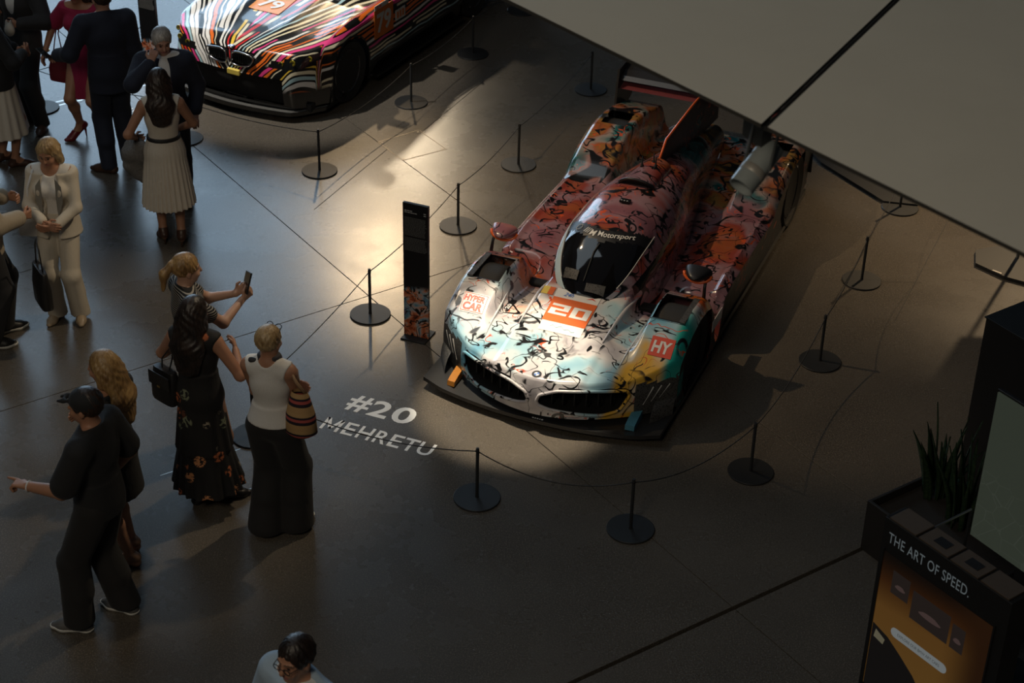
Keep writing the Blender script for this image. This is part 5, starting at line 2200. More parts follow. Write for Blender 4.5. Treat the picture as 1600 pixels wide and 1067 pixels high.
class Person:
    def __init__(self, loc, rz, height, label, female=True, name='person'):
        self.root = empty(name, (loc[0], loc[1], 0), R(rz))
        tag(self.root, label, 'person', 'visitors in the hall')
        self.s = s = height / 1.70
        self.f = female
        sw = (.158 if female else .190) * s
        hw = (.088 if female else .085) * s
        J = self.J = {}
        self.heel = 0.0
        J['pelvis'] = np.array([0, 0, .94]) * s
        J['waist'] = np.array([0, .0, 1.07]) * s
        J['chest'] = np.array([0, .0, 1.27]) * s
        J['neck'] = np.array([0, -.012, 1.425]) * s
        J['head'] = np.array([0, .018, 1.585]) * s
        for sd_, q_ in (('r', 1), ('l', -1)):
            J['sh' + sd_] = np.array([q_ * sw, -.012 * s, 1.385 * s])
            J['hip' + sd_] = np.array([q_ * hw, 0, .90 * s])
            J['ank' + sd_] = np.array([q_ * hw * 1.05, -.02 * s, .085 * s])
            J['toe' + sd_] = None
        self.headrot = np.eye(3)
        self.hands = {}
        self.footyaw = {'r': -8, 'l': 8}

    def head(self, yaw=0, pitch=0, roll=0, shift=(0, 0, 0)):
        self.headrot = rotm(yaw, pitch, roll)
        self.J['head'] = self.J['head'] + np.array(shift)
        return self

    def arm(self, sd_, wrist, hint, palm=(0, 0, -1), pose='relaxed', hdir=None):
        s = self.s
        J = self.J
        el, wr = ik(J['sh' + sd_], np.array(wrist) * s, .285 * s, .245 * s, hint)
        J['el' + sd_], J['wr' + sd_] = el, wr
        d = np.array(hdir, float) if hdir is not None else (wr - el)
        self.hands[sd_] = (d / np.linalg.norm(d), np.array(palm, float), pose)
        return self

    def leg(self, sd_, ankle, hint=(0, 1, 0), footyaw=None):
        self.J['ank' + sd_] = np.array(ankle) * self.s
        if footyaw is not None:
            self.footyaw[sd_] = footyaw
        return self

    def finish(self):
        J, s = self.J, self.s
        for sd_ in 'rl':
            kn, an = ik(J['hip' + sd_], J['ank' + sd_], .43 * s, .42 * s, (0, 1, 0))
            J['kn' + sd_], J['ank' + sd_] = kn, an
            yaw = rotm(self.footyaw[sd_])
            J['fdir' + sd_] = yaw @ np.array([0, 1, 0])
        pts = np.array([v for k, v in J.items() if v is not None and not k.startswith('fdir')])
        self.lo, self.hi = pts.min(0) - .24, pts.max(0) + .22
        self.lo[2] = -.012
        return self

    # ---- body parts as field primitives
    def p_torso(self, F, g=0.0, k=.05):
        J, s = self.J, self.s
        fem = self.f
        a, b = ((.150, .108) if fem else (.155, .112))
        F.ell(J['pelvis'] + (0, -.005, .0), (np.array([a + (.012 if fem else 0), b + .012, .13]) * s) + g, k)
        F.ell(J['waist'], np.array([.118 if fem else .145, .088 if fem else .108, .15]) * s + g, k)
        F.ell(J['chest'], np.array([.140 if fem else .172, .102 if fem else .122, .165]) * s + g, k)
        if fem:
            for q_ in (-1, 1):
                F.ell(J['chest'] + np.array([q_ * .068, .078, -.005]) * s, np.array([.062, .052, .06]) * s + g, .03)
        F.cap(J['shr'] + np.array([-.03, 0, .005]) * s, J['shl'] + np.array([.03, 0, .005]) * s, (.052 if fem else .062) * s + g, (.052 if fem else .062) * s + g, k)
        F.cap(J['neck'] + np.array([0, .0, .02]) * s, J['shr'] + np.array([-.02, 0, .02]) * s, .042 * s + g, .042 * s + g, k)
        F.cap(J['neck'] + np.array([0, .0, .02]) * s, J['shl'] + np.array([.02, 0, .02]) * s, .042 * s + g, .042 * s + g, k)

    def p_arm(self, F, sd_, g=0.0, k=.025, upto=2.0, flare=0.0):
        J, s = self.J, self.s
        w_ = 1.0 if self.f else 1.16
        F.cap(J['sh' + sd_], J['sh' + sd_] + (J['el' + sd_] - J['sh' + sd_]) * min(upto, 1), .050 * s * w_ + g, (.050 - .012 * min(upto, 1)) * s * w_ + g + flare * (upto <= 1), k)
        if upto > 1:
            q_ = J['el' + sd_] + (J['wr' + sd_] - J['el' + sd_]) * (upto - 1)
            F.cap(J['el' + sd_], q_, .040 * s * w_ + g, (.040 - .014 * (upto - 1)) * s * w_ + g + flare, k)

    def p_leg(self, F, sd_, g=0.0, k=.03, g2=None):
        J, s = self.J, self.s
        g2 = g if g2 is None else g2
        F.cap(J['hip' + sd_], J['kn' + sd_], .083 * s + g, .053 * s + g2, k)
        mid_ = J['kn' + sd_] * .65 + J['ank' + sd_] * .35 + np.array([0, -.018, 0]) * s
        F.cap(J['kn' + sd_], mid_, .052 * s + g2, .053 * s + g2, k)
        F.cap(mid_, J['ank' + sd_], .053 * s + g2, .034 * s + g2, k)

    def p_foot(self, F, sd_, lift=0.0, g=0.0):
        J, s = self.J, self.s
        d = J['fdir' + sd_]
        a = J['ank' + sd_]
        heel = np.array([a[0], a[1], .035 * s + lift]) - d * .035 * s
        ball = np.array([a[0], a[1], .026 * s]) + d * .11 * s
        toe = np.array([a[0], a[1], .020 * s]) + d * .165 * s
        F.cap(a, heel, .034 * s + g, .032 * s + g, .02)
        F.cap(heel, ball, .032 * s + g, .036 * s + g, .02, (1, 1, 1.25))
        F.cap(ball, toe, .036 * s + g, .020 * s + g, .02, (1, 1, 1.3))
        F.cap(a, ball, .032 * s + g, .026 * s + g, .03)

    def p_hand(self, F, sd_):
        J, s = self.J, self.s
        d, nrm, pose = self.hands[sd_]
        wr = J['wr' + sd_]
        nrm = nrm - d * (nrm @ d)
        nrm = nrm / np.linalg.norm(nrm)
        lat = np.cross(d, nrm)
        if sd_ == 'l':
            lat = -lat                      # points to the thumb side
        k = .006
        for q_ in (-.022, 0, .022):
            F.cap(wr + lat * q_ * .5 * s, wr + d * .085 * s + lat * q_ * 1.15 * s, .016 * s, .0125 * s, .012)
        lens = [.062, .074, .070, .055]
        for i in range(4):
            off = (.031 - .0205 * i)
            base = wr + d * .082 * s + lat * off * s
            curl = {'relaxed': 28, 'point': 78, 'grip': 68, 'flat': 8}[pose]
            if pose == 'point' and i == 0:
                curl = 2
            c1, c2_ = R(curl * .7), R(curl * 1.6)
            p1 = base + (d * math.cos(c1) + nrm * math.sin(c1)) * lens[i] * .52 * s
            p2 = p1 + (d * math.cos(c2_) + nrm * math.sin(c2_)) * lens[i] * .52 * s
            F.cap(base, p1, .0098 * s, .0090 * s, k)
            F.cap(p1, p2, .0090 * s, .0076 * s, k)
        tb = wr + d * .030 * s + lat * .026 * s
        t1 = tb + (d * .6 + lat * .65 + nrm * .35) * .040 * s
        t2 = t1 + (d * .85 + lat * .1 + nrm * .45) * .034 * s
        F.cap(tb, t1, .0125 * s, .0105 * s, .012)
        F.cap(t1, t2, .0105 * s, .0085 * s, k)

    def hp(self, x, y, z):
        return self.J['head'] + self.headrot @ (np.array([x, y, z]) * self.s)

    def p_head(self, F):
        s, r_ = self.s, self.headrot
        F.ell(self.hp(0, -.008, .022), np.array([.074, .092, .092]) * s, .02, r_)
        F.ell(self.hp(0, .022, -.045), np.array([.056, .066, .068]) * s, .03, r_)
        F.ell(self.hp(0, .060, -.085), np.array([.022, .020, .018]) * s, .02, r_)
        F.cap(self.hp(0, .080, .020), self.hp(0, .104, -.018), .009 * s, .013 * s, .012)
        for q_ in (-1, 1):
            F.ell(self.hp(q_ * .075, -.005, -.008), np.array([.010, .018, .030]) * s, .008, r_)
            F.ell(self.hp(q_ * .030, .100, .010), np.array([.016, .016, .012]) * s, .010, r_, sub=True)
            F.cap(self.hp(q_ * .012, .083, .030), self.hp(q_ * .046, .070, .030), .008 * s, .007 * s, .012)
            F.ell(self.hp(q_ * .032, .070, -.030), np.array([.022, .018, .020]) * s, .02, r_)
        F.cap(self.hp(-.018, .082, -.052), self.hp(.018, .082, -.052), .008 * s, .008 * s, .008)
        F.cap(self.hp(0, -.012, -.05), self.J['neck'] + np.array([0, .0, -.01]) * s, .047 * s, .052 * s, .03)

    def body(self, skin, legs=True, feet=True, lift=0.0):
        F = Field(self.lo, self.hi, BODY_H)
        self.p_torso(F)
        self.p_head(F)
        for sd_ in 'rl':
            self.p_arm(F, sd_)
            self.p_hand(F, sd_)
            if legs:
                self.p_leg(F, sd_)
            if feet:
                self.p_foot(F, sd_, lift)
        V, Q = F.mesh()
        c = V[Q].mean(1)
        mi = np.zeros(len(Q), int)
        for q_ in (-1, 1):
            mi[np.linalg.norm(c - self.hp(q_ * .031, .086, .010), axis=1) < .0125 * self.s] = 1
            b0, b1 = self.hp(q_ * .014, .094, .034), self.hp(q_ * .046, .080, .034)
            t_ = np.clip(((c - b0) @ (b1 - b0)) / ((b1 - b0) @ (b1 - b0)), 0, 1)
            mi[np.linalg.norm(c - b0 - t_[:, None] * (b1 - b0), axis=1) < .0065 * self.s] = 3
        l0, l1 = self.hp(-.020, .088, -.053), self.hp(.020, .088, -.053)
        t_ = np.clip(((c - l0) @ (l1 - l0)) / ((l1 - l0) @ (l1 - l0)), 0, 1)
        mi[np.linalg.norm(c - l0 - t_[:, None] * (l1 - l0), axis=1) < .0095 * self.s] = 2
        o = np_mesh('body', V, Q, [skin, EYE, LIP, BROW], self.root, True, mi)
        return o

    def field(self, h=None):
        return Field(self.lo, self.hi, h or CLOTH_H)

    def add(self, name, F, mat, label=None):
        V, Q = F.mesh()
        o = np_mesh(name, V, Q, mat, self.root)
        if label:
            o['label'] = label
        return o

    # ---- hair
    def hair(self, mat, style='short', length=.3, fringe=.055):
        F = self.field(.0075)
        s, r_ = self.s, self.headrot
        F.ell(self.hp(0, -.018, .035), np.array([.086, .100, .098]) * s, .01, r_)
        if style in ('bob', 'long'):
            for q_ in (-1, 1):
                F.cap(self.hp(q_ * .070, -.012, .02), self.hp(q_ * .078, -.015, -.085), .034 * s, .038 * s, .03)
            F.cap(self.hp(0, -.06, 0), self.hp(0, -.06, -.09), .068 * s, .062 * s, .03, (.8, 1, 1))
        # face opening
        F.ell(self.hp(0, .098, -.030), np.array([.060, .085, .088 if fringe else .10]) * s, .015, r_, sub=True)
        if style == 'short':
            F.ell(self.hp(0, .060, -.125), np.array([.12, .110, .085]) * s, .015, r_, sub=True)
        if style == 'long':
            b0 = self.hp(0, -.070, -.05)
            b1 = np.array([b0[0], self.J['chest'][1] - .125 * s, b0[2] - length * s])
            F.cap(b0, (b0 + b1) / 2 + np.array([0, -.015, 0]), .072 * s, .080 * s, .04, (.72, 1.15, 1))
            F.cap((b0 + b1) / 2 + np.array([0, -.015, 0]), b1, .080 * s, .052 * s, .03, (.62, 1.3, 1))
        if style == 'ponytail':
            F.ell(self.hp(0, -.105, .045), np.array([.030, .030, .030]) * s, .02)
            F.cap(self.hp(0, -.115, .045), self.hp(0, -.165, -.02), .026 * s, .034 * s, .02)
            F.cap(self.hp(0, -.165, -.02), self.hp(0, -.170, -.15), .034 * s, .014 * s, .02)
        V, Q = F.mesh()
        # strand grooves
        n_ = len(V)
        an = np.arctan2(V[:, 0] - self.J['head'][0], -(V[:, 1] - self.J['head'][1]) + .02)
        zz_ = V[:, 2] - self.J['head'][2]
        wig = np.sin(an * 34 + 6 * np.sin(zz_ * 23 + an * 3)) * .0018 + np.sin(an * 13 + 9 * np.sin(zz_ * 14)) * .0022
        V = V + wig[:, None] * np.stack([np.sin(an), -np.cos(an), 0 * an], -1)
        return np_mesh('hair', V, Q, mat, self.root)

    # ---- garments
    def top(self, name, mat, g=.012, sleeve=0.0, hem=.98, neck=1.46, scoop=.03, open_back=False, flare=.0, k=.05, hem_flare=0.0, opened=False):
        J, s = self.J, self.s
        F = self.field()
        self.p_torso(F, g, k)
        if hem_flare:
            F.skirt(1.10 * s, hem * s, (0, 0), (0, 0), (.135 * s + g, .105 * s + g), (.165 * s + hem_flare, .125 * s + hem_flare), .03)
        if opened:                         # V of the jacket front, shirt below
            F.ell(np.array([0, .175, 1.40]) * s, np.array([.062, .13, .24]) * s, .01, sub=True)
        F.plane((0, 0, -1), (0, 0, hem * s))
        # neckline
        F.plane((0, scoop * 8, 1), (0, 0, neck * s + .02))
        if sleeve > 0:
            for sd_ in 'rl':
                self.p_arm(F, sd_, g + .006, .03, sleeve, flare)
        return self.add(name, F, mat)

    def sleeveless_cut(self, name, mat, g=.010, hem=.95, neck=1.40, arm=.118, scoop=.05, hem_flare=0.0):
        J, s = self.J, self.s
        F = self.field()
        self.p_torso(F, g, .045)
        for q_, sd_ in ((1, 'r'), (-1, 'l')):
            F.ell(J['sh' + sd_] + np.array([q_ * .035, 0, -.02]) * s, np.array([.060, .14, .095]) * s, .012, sub=True)
        F.ell(J['neck'] + np.array([0, .03, .045]) * s, np.array([.075, .105, .085]) * s, .012, sub=True)
        if hem_flare:
            F.skirt(1.10 * s, hem * s, (0, 0), (0, 0), (.135 * s, .105 * s), (.165 * s + hem_flare, .130 * s + hem_flare), .03)
        F.plane((0, 0, -1), (0, 0, hem * s))
        return self.add(name, F, mat)

    def trousers(self, mat, g=.020, g2=.030, hem=.05, waist=1.04, wide=0.0, name='trousers'):
        J, s = self.J, self.s
        F = self.field()
        F.ell(J['pelvis'], np.array([.158 if self.f else .160, .118, .13]) * s + g * .6, .04)
        F.ell(J['waist'] - np.array([0, 0, .03]), np.array([.128 if self.f else .150, .098 if self.f else .112, .10]) * s + g * .5, .04)
        for sd_ in 'rl':
            F.cap(J['hip' + sd_], J['kn' + sd_], .086 * s + g, .058 * s + g2, .03)
            F.cap(J['kn' + sd_], J['ank' + sd_] + np.array([0, 0.006, -.03]), .058 * s + g2, .050 * s + g2 + wide, .03)
            F.cap(J['kn' + sd_], J['kn' + sd_] * .5 + J['ank' + sd_] * .5 + np.array([0, -.02, 0]) * s, .056 * s + g2, .054 * s + g2, .03)
        F.plane((0, 0, 1), (0, 0, waist * s))
        F.plane((0, 0, -1), (0, 0, hem * s))
        return self.add(name, F, mat)

    def shoes(self, mat, g=.006, sole=None, heel=0.0, name='shoe', open_=False):
        J, s = self.J, self.s
        for sd_ in 'rl':
            a = J['ank' + sd_]
            F = Field(np.array([a[0] - .30, a[1] - .30, -.004]), np.array([a[0] + .30, a[1] + .30, .20]), .006)
            self.p_foot(F, sd_, heel, g)
            F.plane((0, 0, 1), (0, 0, .105 + heel))
            F.plane((0, 0, -1), (0, 0, .004 if sole is None else .018))
            if open_:
                d = J['fdir' + sd_]
                F.ell(a + d * .035 + np.array([0, 0, .0]), (.05, .05, .045 + heel * .5), .01, sub=True)
            V, Q = F.mesh()
            so = np_mesh(name, V, Q, mat, self.root)
            if sole is not None:
                F = Field(np.array([a[0] - .30, a[1] - .30, -.006]), np.array([a[0] + .30, a[1] + .30, .08]), .006)
                self.p_foot(F, sd_, 0, g + .006)
                F.plane((0, 0, 1), (0, 0, .030))
                F.plane((0, 0, -1), (0, 0, .0015))
                V, Q = F.mesh()
                np_mesh('sole', V, Q, sole, so)
            if heel > .03:
                d = J['fdir' + sd_]
                hb = np.array([a[0], a[1], heel + .02]) - d * .045 * s
                m = MB()
                m.tube([hb, hb * np.array([1, 1, 0]) - d * .008], [.016, .006], 8)
                m.build('heel', mat, so, smooth=True)


def strap(points, w, th, mat, name, parent):
    m = MB()
    m.tube([Vector(p) for p in points], w, 6)
    return m.build(name, mat, parent, smooth=True)


SK_LIGHT = skin_mat('light', (.50, .29, .20))
SK_TAN = skin_mat('tan', (.40, .20, .12))
SK_PINK = skin_mat('pink', (.46, .25, .18))
H_BROWN = hair_mat('hair_dark_brown', (.012, .007, .005), (.040, .022, .014))
H_BLACK = hair_mat('hair_black', (.008, .006, .005), (.03, .018, .013))
H_BLONDE = hair_mat('hair_blonde', (.20, .12, .05), (.52, .37, .19))
H_GOLD = hair_mat('hair_golden', (.16, .085, .03), (.42, .26, .10))
H_GREY = hair_mat('hair_grey', (.22, .20, .18), (.50, .47, .43))
C_CREAM = cloth('cream_cloth', (.62, .56, .47))
C_WHITE = cloth('white_knit', (.70, .68, .64), bump=.2)
C_IVORY = cloth('ivory_suiting', (.60, .54, .44), bump=.25)
C_BLACK = cloth('black_cloth', (.012, .012, .013))
C_BLACK2 = cloth('black_trouser_cloth', (.014, .013, .013))
C_NAVY = cloth('navy_suiting', (.012, .016, .032))
C_PINK = cloth('magenta_cloth', (.30, .010, .055))
C_BEIGE = cloth('beige_jacket', (.36, .30, .22))
C_BLUE = cloth('pale_blue_jacket', (.34, .44, .54))
C_DARK = cloth('charcoal_cloth', (.02, .02, .022))
LEATHER = plain('black_leather', (.014, .013, .013), .4, 0, .1, .2, 90, .2)
LEATHER_BR = plain('brown_leather', (.06, .028, .016), .4, 0, .1, .2, 90, .2)
RED_LEATHER = plain('dark_red_leather', (.16, .008, .016), .4, 0, .1, .2, 90, .2)
SOLE_W = plain('white_sole', (.58, .57, .52), .6)
GOLD = plain('gold_metal', (.6, .42, .16), .3, 1.0)
SHIRT = cloth('white_shirt', (.66, .66, .66))
t = NT('floral_print')
co = t.obj()
vo = t.n('ShaderNodeTexVoronoi')
t.set(vo.inputs['Vector'], co)
vo.inputs['Scale'].default_value = 8.0
pet = t.noise(co, 42, 2, .5, .4)
fl_ = t.math('MULTIPLY', t.step(vo.outputs['Distance'], .40, .30), t.step(pet, .46, .54))
rn = t.n('ShaderNodeSeparateColor')
t.set(rn.inputs[0], vo.outputs['Color'])
pick = t.step(rn.outputs[0], .22, .27)
colr = t.ramp(rn.outputs[1], [(0, (.50, .14, .05)), (.35, (.56, .24, .10)), (.65, (.36, .30, .22)), (.85, (.20, .22, .14))], 'CONSTANT')
c = t.mix(t.math('MULTIPLY', fl_, pick), (.010, .009, .009), colr)
t.bump(t.noise(t.scaled(co, (1, 1, .4)), 9, 3), .3, .05)
FLORAL = t.out(c, .8)
t = NT('fine_stripes')
co = t.obj()
o3 = t.xyz(co)
wv = t.math('FRACT', t.math('MULTIPLY', t.math('ADD', o3[2], t.math('MULTIPLY', t.noise(co, 6), .02)), 62))
STRIPE = t.out(t.mix(t.step(wv, .62, .70), (.010, .010, .011), (.34, .32, .28)), .85)
t = NT('striped_tote')
co = t.obj()
o3 = t.xyz(co)
st = t.math('FRACT', t.math('MULTIPLY', t.math('ADD', o3[2], 1.0), 7.5))
TOTE = t.out(t.ramp(st, [(0, (.46, .28, .12)), (.34, (.02, .012, .02)), (.52, (.42, .08, .07)), (.68, (.02, .012, .02)), (.80, (.48, .30, .13))], 'CONSTANT'), .8)
t = NT('grey_fleece')
co = t.obj()
f = t.noise(co, 60, 4, .7)
t.bump(f, 1.0, .02)
FLEECE = t.out(t.mix(f, (.10, .095, .09), (.30, .285, .27)), .95)


def phone(loc, rot, label, name='smartphone', size=(.075, .155, .009), mat_screen=None):
    o = empty(name, loc)
    o.rotation_euler = rot
    m = MB()
    m.box((0, 0, 0), size, 0, 0, .002)
    m.build('case', MAT['kiosk'], o)
    m = MB()
    m.box((0, 0, size[2] / 2 + .0004), (size[0] - .008, size[1] - .010, .0008))
    m.build('screen', mat_screen or MAT['gloss_black'], o)
    m = MB()
    m.lathe([(.006, 0), (.006, -.002), (0, -.002)], (-size[0] * .28, size[1] * .38, -size[2] / 2), 10)
    m.build('camera_lens', MAT['chrome'], o)
    tag(o, label, 'phone')
    return o


def person_world(p, q_):
    a = p.root.rotation_euler[2]
    x, y, z = q_
    return Vector((p.root.location[0] + x * math.cos(a) - y * math.sin(a), p.root.location[1] + x * math.sin(a) + y * math.cos(a), z))


def handbag(loc, rz, w, d, h, mat, label, strap_pts, name='handbag', flap=True, taper=.9, cat='bag', metal=None):
    o = empty(name, loc, rz)
    m = MB()
    t0 = taper
    pts = []
    for z_, k_ in ((0, .94), (.02, 1), (h * .5, 1.0), (h * .96, t0), (h, t0 * .92)):
        hx, hy = w / 2 * k_, d / 2 * (k_ if z_ < h * .6 else .55)
        for an in np.linspace(0, 2 * math.pi, 17)[:-1]:
            cx, sx = math.cos(an), math.sin(an)
            pts.append((hx * np.sign(cx) * abs(cx) ** .4, hy * np.sign(sx) * abs(sx) ** .5, z_))
    fs = []
    for i in range(4):
        for k in range(16):
            fs.append((i * 16 + k, i * 16 + (k + 1) % 16, (i + 1) * 16 + (k + 1) % 16, (i + 1) * 16 + k))
    fs += [tuple(range(16))[::-1], tuple(range(64, 80))]
    m.add(pts, fs)
    m.build('bag_body', mat, o, auto=50)
    if flap:
        m = MB()
        m.box((0, -d * .50, h * .72), (w * .9, .012, h * .42), 0, 0, .004)
        m.build('flap', mat, o)
        m = MB()
        m.box((0, -d * .50 - .009, h * .55), (.03, .006, .018), 0, 0, .002)
        m.build('clasp', GOLD, o)
    if strap_pts:
        m = MB()
        m.tube(strap_pts, .006, 6)
        m.build('strap', mat, o, smooth=True)
    tag(o, label, cat)
    return o


# 1 woman in the white pleated dress, back to us
p = Person((-3.11, 14.50), 14, 1.70, 'woman in cream sleeveless dress with pleated skirt and long dark hair, seen from behind')
p.head(-6, -8)
p.J['head'] += (0, .01, .0)
p.arm('l', (-.24, .14, 1.02), (-.6, -.8, -.2), (1, 0, 0), 'grip').arm('r', (.13, .25, 1.02), (.9, -.5, 0), (-1, 0, 0), 'grip')
p.leg('r', (.085, -.03, .13)).leg('l', (-.075, .05, .13))
p.finish()
p.body(SK_TAN, lift=.05)
p.hair(H_BROWN, 'long', .27)
p.sleeveless_cut('blouse', C_CREAM, .014, 1.04)
F = p.field()
F.ell(p.J['pelvis'], np.array([.162, .120, .13]) * p.s + .016, .02)
F.plane((0, 0, 1), (0, 0, 1.075 * p.s))
F.skirt(1.075 * p.s, .42 * p.s, (0, 0), (0, 0), (.142, .116), (.235, .21), .03, 30, .010, .7)
p.add('pleated_skirt', F, C_CREAM)
F = p.field(.006)
F.skirt(1.095 * p.s, 1.062 * p.s, (0, 0), (0, 0), (.150, .124), (.150, .124), .005)
p.add('belt', F, LEATHER)
p.shoes(LEATHER_BR, .005, None, .06, 'pump', True)
# grey fleece bag hanging on her arm
fl_ = Field((-.2, -.2, -.3), (.2, .2, .3), .011)
for k in range(26):
    random.seed(k)
    an, zz = random.uniform(0, 6.28), random.uniform(-.17, .15)
    fl_.ell((.075 * math.cos(an), .06 * math.sin(an), zz), (.055, .05, .06), .02)
fl_.ell((0, 0, 0), (.085, .075, .19), .03)
V, Q = fl_.mesh()
bw = person_world(p, (-.25, .13, .80))
bo = empty('fleece_bag', bw)
np_mesh('bag_body', V, Q, FLEECE, bo)
strap([(0, 0, .15), (.01, .0, .22), (.03, .0, .25), (.03, .03, .2), (.01, .03, .15)], .007, 0, LEATHER, 'handle', bo)
tag(bo, 'fluffy grey bag hanging from the arm of the woman in cream', 'bag')

# 2 grey-haired man behind her, hand raised to his mouth
p = Person((-3.22, 15.30), 190, 1.76, 'grey-haired man in dark suit raising a hand to his mouth behind the cream dress', False)
p.head(12, -18)
p.arm('r', (.105, .19, 1.46), (.7, .3, -.7), (0, -1, 0), 'grip', (-.35, -.2, .9)).arm('l', (-.24, .06, .92), (-.5, -1, 0))
p.finish()
p.body(SK_PINK)
p.hair(H_GREY, 'short')
p.top('shirt', SHIRT, .009, 0, .96, 1.46, .02)
p.top('jacket', C_NAVY, .022, 1.90, .80, 1.455, .06, hem_flare=.02, opened=True)
p.trousers(C_DARK)
F = p.field(.007)
F.cap(p.J['elr'] * .12 + p.J['wrr'] * .88, p.J['wrr'], .040, .038, .005)
p.add('shirt_cuff', F, SHIRT)
F = p.field(.007)
F.cap(p.J['neck'] + (0, 0, -.01), p.J['neck'] + (0, .012, .04), .068, .062, .01)
p.add('shirt_collar', F, SHIRT)
p.shoes(LEATHER, .008)

# 3 tall man in the navy suit, back to us, phone held out to the left
p = Person((-3.90, 16.02), 24, 1.86, 'tall man in navy suit seen from behind, his head above the picture edge', False)
p.head(18, -6)
p.arm('l', (-.40, .20, 1.05), (-.2, -.8, -.6), (0, 0, -1), 'grip').arm('r', (.26, .05, .80), (.4, -1, 0))
p.leg('r', (.10, .0, .085), footyaw=-14).leg('l', (-.10, -.09, .085), footyaw=50)
p.finish()
p.body(SK_PINK)
p.hair(H_BROWN, 'short')
p.top('jacket', C_NAVY, .024, 1.9, .76, 1.455, .06, hem_flare=.025)
p.trousers(C_NAVY, .018, .024)
F = p.field(.007)
F.cap(p.J['neck'] + (0, 0, -.015), p.J['neck'] + (0, .012, .035), .072, .064, .01)
p.add('shirt_collar', F, SHIRT)
p.shoes(LEATHER_BR, .010)
hw_ = person_world(p, p.J['wrl'] + np.array([-.11, .06, .015]))
phone(hw_, (R(25), R(10), R(60)), 'dark smartphone held out in front of the pink dress')

# 4 woman in the magenta dress
p = Person((-4.27, 16.60), 168, 1.70, 'woman in magenta knee-length dress and dark red high heels')
p.head(-10, -10)
p.arm('r', (.36, .10, .96), (.6, -.9, 0), (-1, 0, 0), 'relaxed').arm('l', (-.22, .18, 1.0), (-.6, -.8, 0), (0, 0, -1), 'relaxed')
p.leg('r', (.13, -.01, .155), footyaw=-40).leg('l', (-.14, -.03, .155), footyaw=18)
p.finish()
p.body(SK_TAN, lift=.09)
p.hair(H_BROWN, 'long', .20)
F = p.field()
p.p_torso(F, .016)
F.skirt(1.10 * p.s, .52 * p.s, (0, 0), (0, 0), (.135, .11), (.225, .19), .04, 9, .008)
F.plane((0, .3, 1), (0, 0, 1.43 * p.s))
for sd_ in 'rl':
    p.p_arm(F, sd_, .022, .03, .72, .02)
p.add('dress', F, C_PINK)
p.shoes(RED_LEATHER, .005, None, .10, 'stiletto', True)
strap([p.J['wrr'] + 0.04 * np.array([math.cos(a), math.sin(a), .1]) for a in np.linspace(0, 6.28, 16)], .007, 0, GOLD, 'bracelet', p.root)
bw = person_world(p, (.27, .02, .62))
handbag(bw, R(160), .22, .09, .26, RED_LEATHER, 'dark red handbag hanging on a thin strap beside the magenta dress', [(-.06, 0, .25), (-.03, .0, .5), (-.10, -.02, .80), (.0, .0, .5), (.06, 0, .25)], flap=False, taper=.7)

# 5 woman at the far left in black jacket and cream skirt
p = Person((-4.98, 16.02), -58, 1.70, 'woman in black jacket and cream midi skirt at the far left edge')
p.head(0, -10)
p.arm('r', (.10, .26, 1.16), (.8, -.2, -.6), (0, -1, 0), 'relaxed').arm('l', (-.08, .26, 1.12), (-.8, -.2, -.6), (0, -1, 0), 'relaxed')
p.leg('r', (.10, .04, .085)).leg('l', (-.09, -.03, .085))
p.finish()
p.body(SK_TAN)
p.hair(H_GOLD, 'long', .24)
p.top('jacket', C_BLACK, .026, 1.75, .84, 1.455, .06, hem_flare=.03)
F = p.field()
F.skirt(1.06 * p.s, .36 * p.s, (0, 0), (0, 0), (.150, .12), (.27, .235), .01, 13, .010)
p.add('skirt', F, C_CREAM)
p.shoes(LEATHER_BR, .004, None, 0, 'sandal', True)

# 6 man in dark suit behind her holding a pale bag
p = Person((-4.93, 16.88), 155, 1.80, 'man in dark suit behind the cream skirt, holding a small pale pouch', False)
p.head(20, -10)
p.arm('l', (-.20, .27, 1.18), (-.8, -.4, -.6), (1, 0, 0), 'grip').arm('r', (.24, .10, .90), (.5, -1, 0))
p.leg('l', (-.12, .02, .085), footyaw=25)
p.finish()
p.body(SK_TAN)
p.hair(H_BROWN, 'short')
p.top('shirt', SHIRT, .009, 0, .96, 1.46, .02)
p.top('jacket', C_DARK, .024, 1.88, .80, 1.455, .06, hem_flare=.025, opened=True)
p.trousers(C_DARK, .018, .024)
p.shoes(LEATHER_BR, .008)
pw = person_world(p, p.J['wrl'] + np.array([.03, .10, -.01]))
po = empty('small_pouch', pw)
fl_ = Field((-.08, -.08, -.12), (.08, .08, .14), .008)
fl_.ell((0, 0, -.02), (.05, .04, .065), .02).cap((.015, 0, .03), (.02, 0, .075), .016, .01, .02).cap((-.02, 0, .03), (-.025, 0, .07), .014, .009, .02)
V, Q = fl_.mesh()
np_mesh('pouch_body', V, Q, C_CREAM, po)
strap([(.03, .0, .04), (0, 0, .06), (-.03, 0, .04)], .004, 0, LEATHER, 'drawstring', po)
tag(po, 'small pale pouch held by the man in dark suit', 'pouch')

# 7 blonde woman in the ivory trouser suit facing us
p = Person((-3.77, 13.20), 178, 1.66, 'blonde woman in ivory trouser suit facing the camera, looking down at her hands')
p.head(-6, -20)
p.arm('r', (.03, .235, 1.03), (.9, -.5, -.2), (0, -1, -.2), 'relaxed', (-.8, .5, 0)).arm('l', (-.05, .25, 1.01), (-.9, -.5, -.2), (0, -1, .2), 'relaxed', (.85, .4, .05))
p.leg('r', (.085, .03, .085), footyaw=-14).leg('l', (-.11, .01, .085), footyaw=14)
p.finish()
p.body(SK_TAN)
p.hair(H_BLONDE, 'bob')
p.sleeveless_cut('camisole', C_WHITE, .008, .98, 1.36)
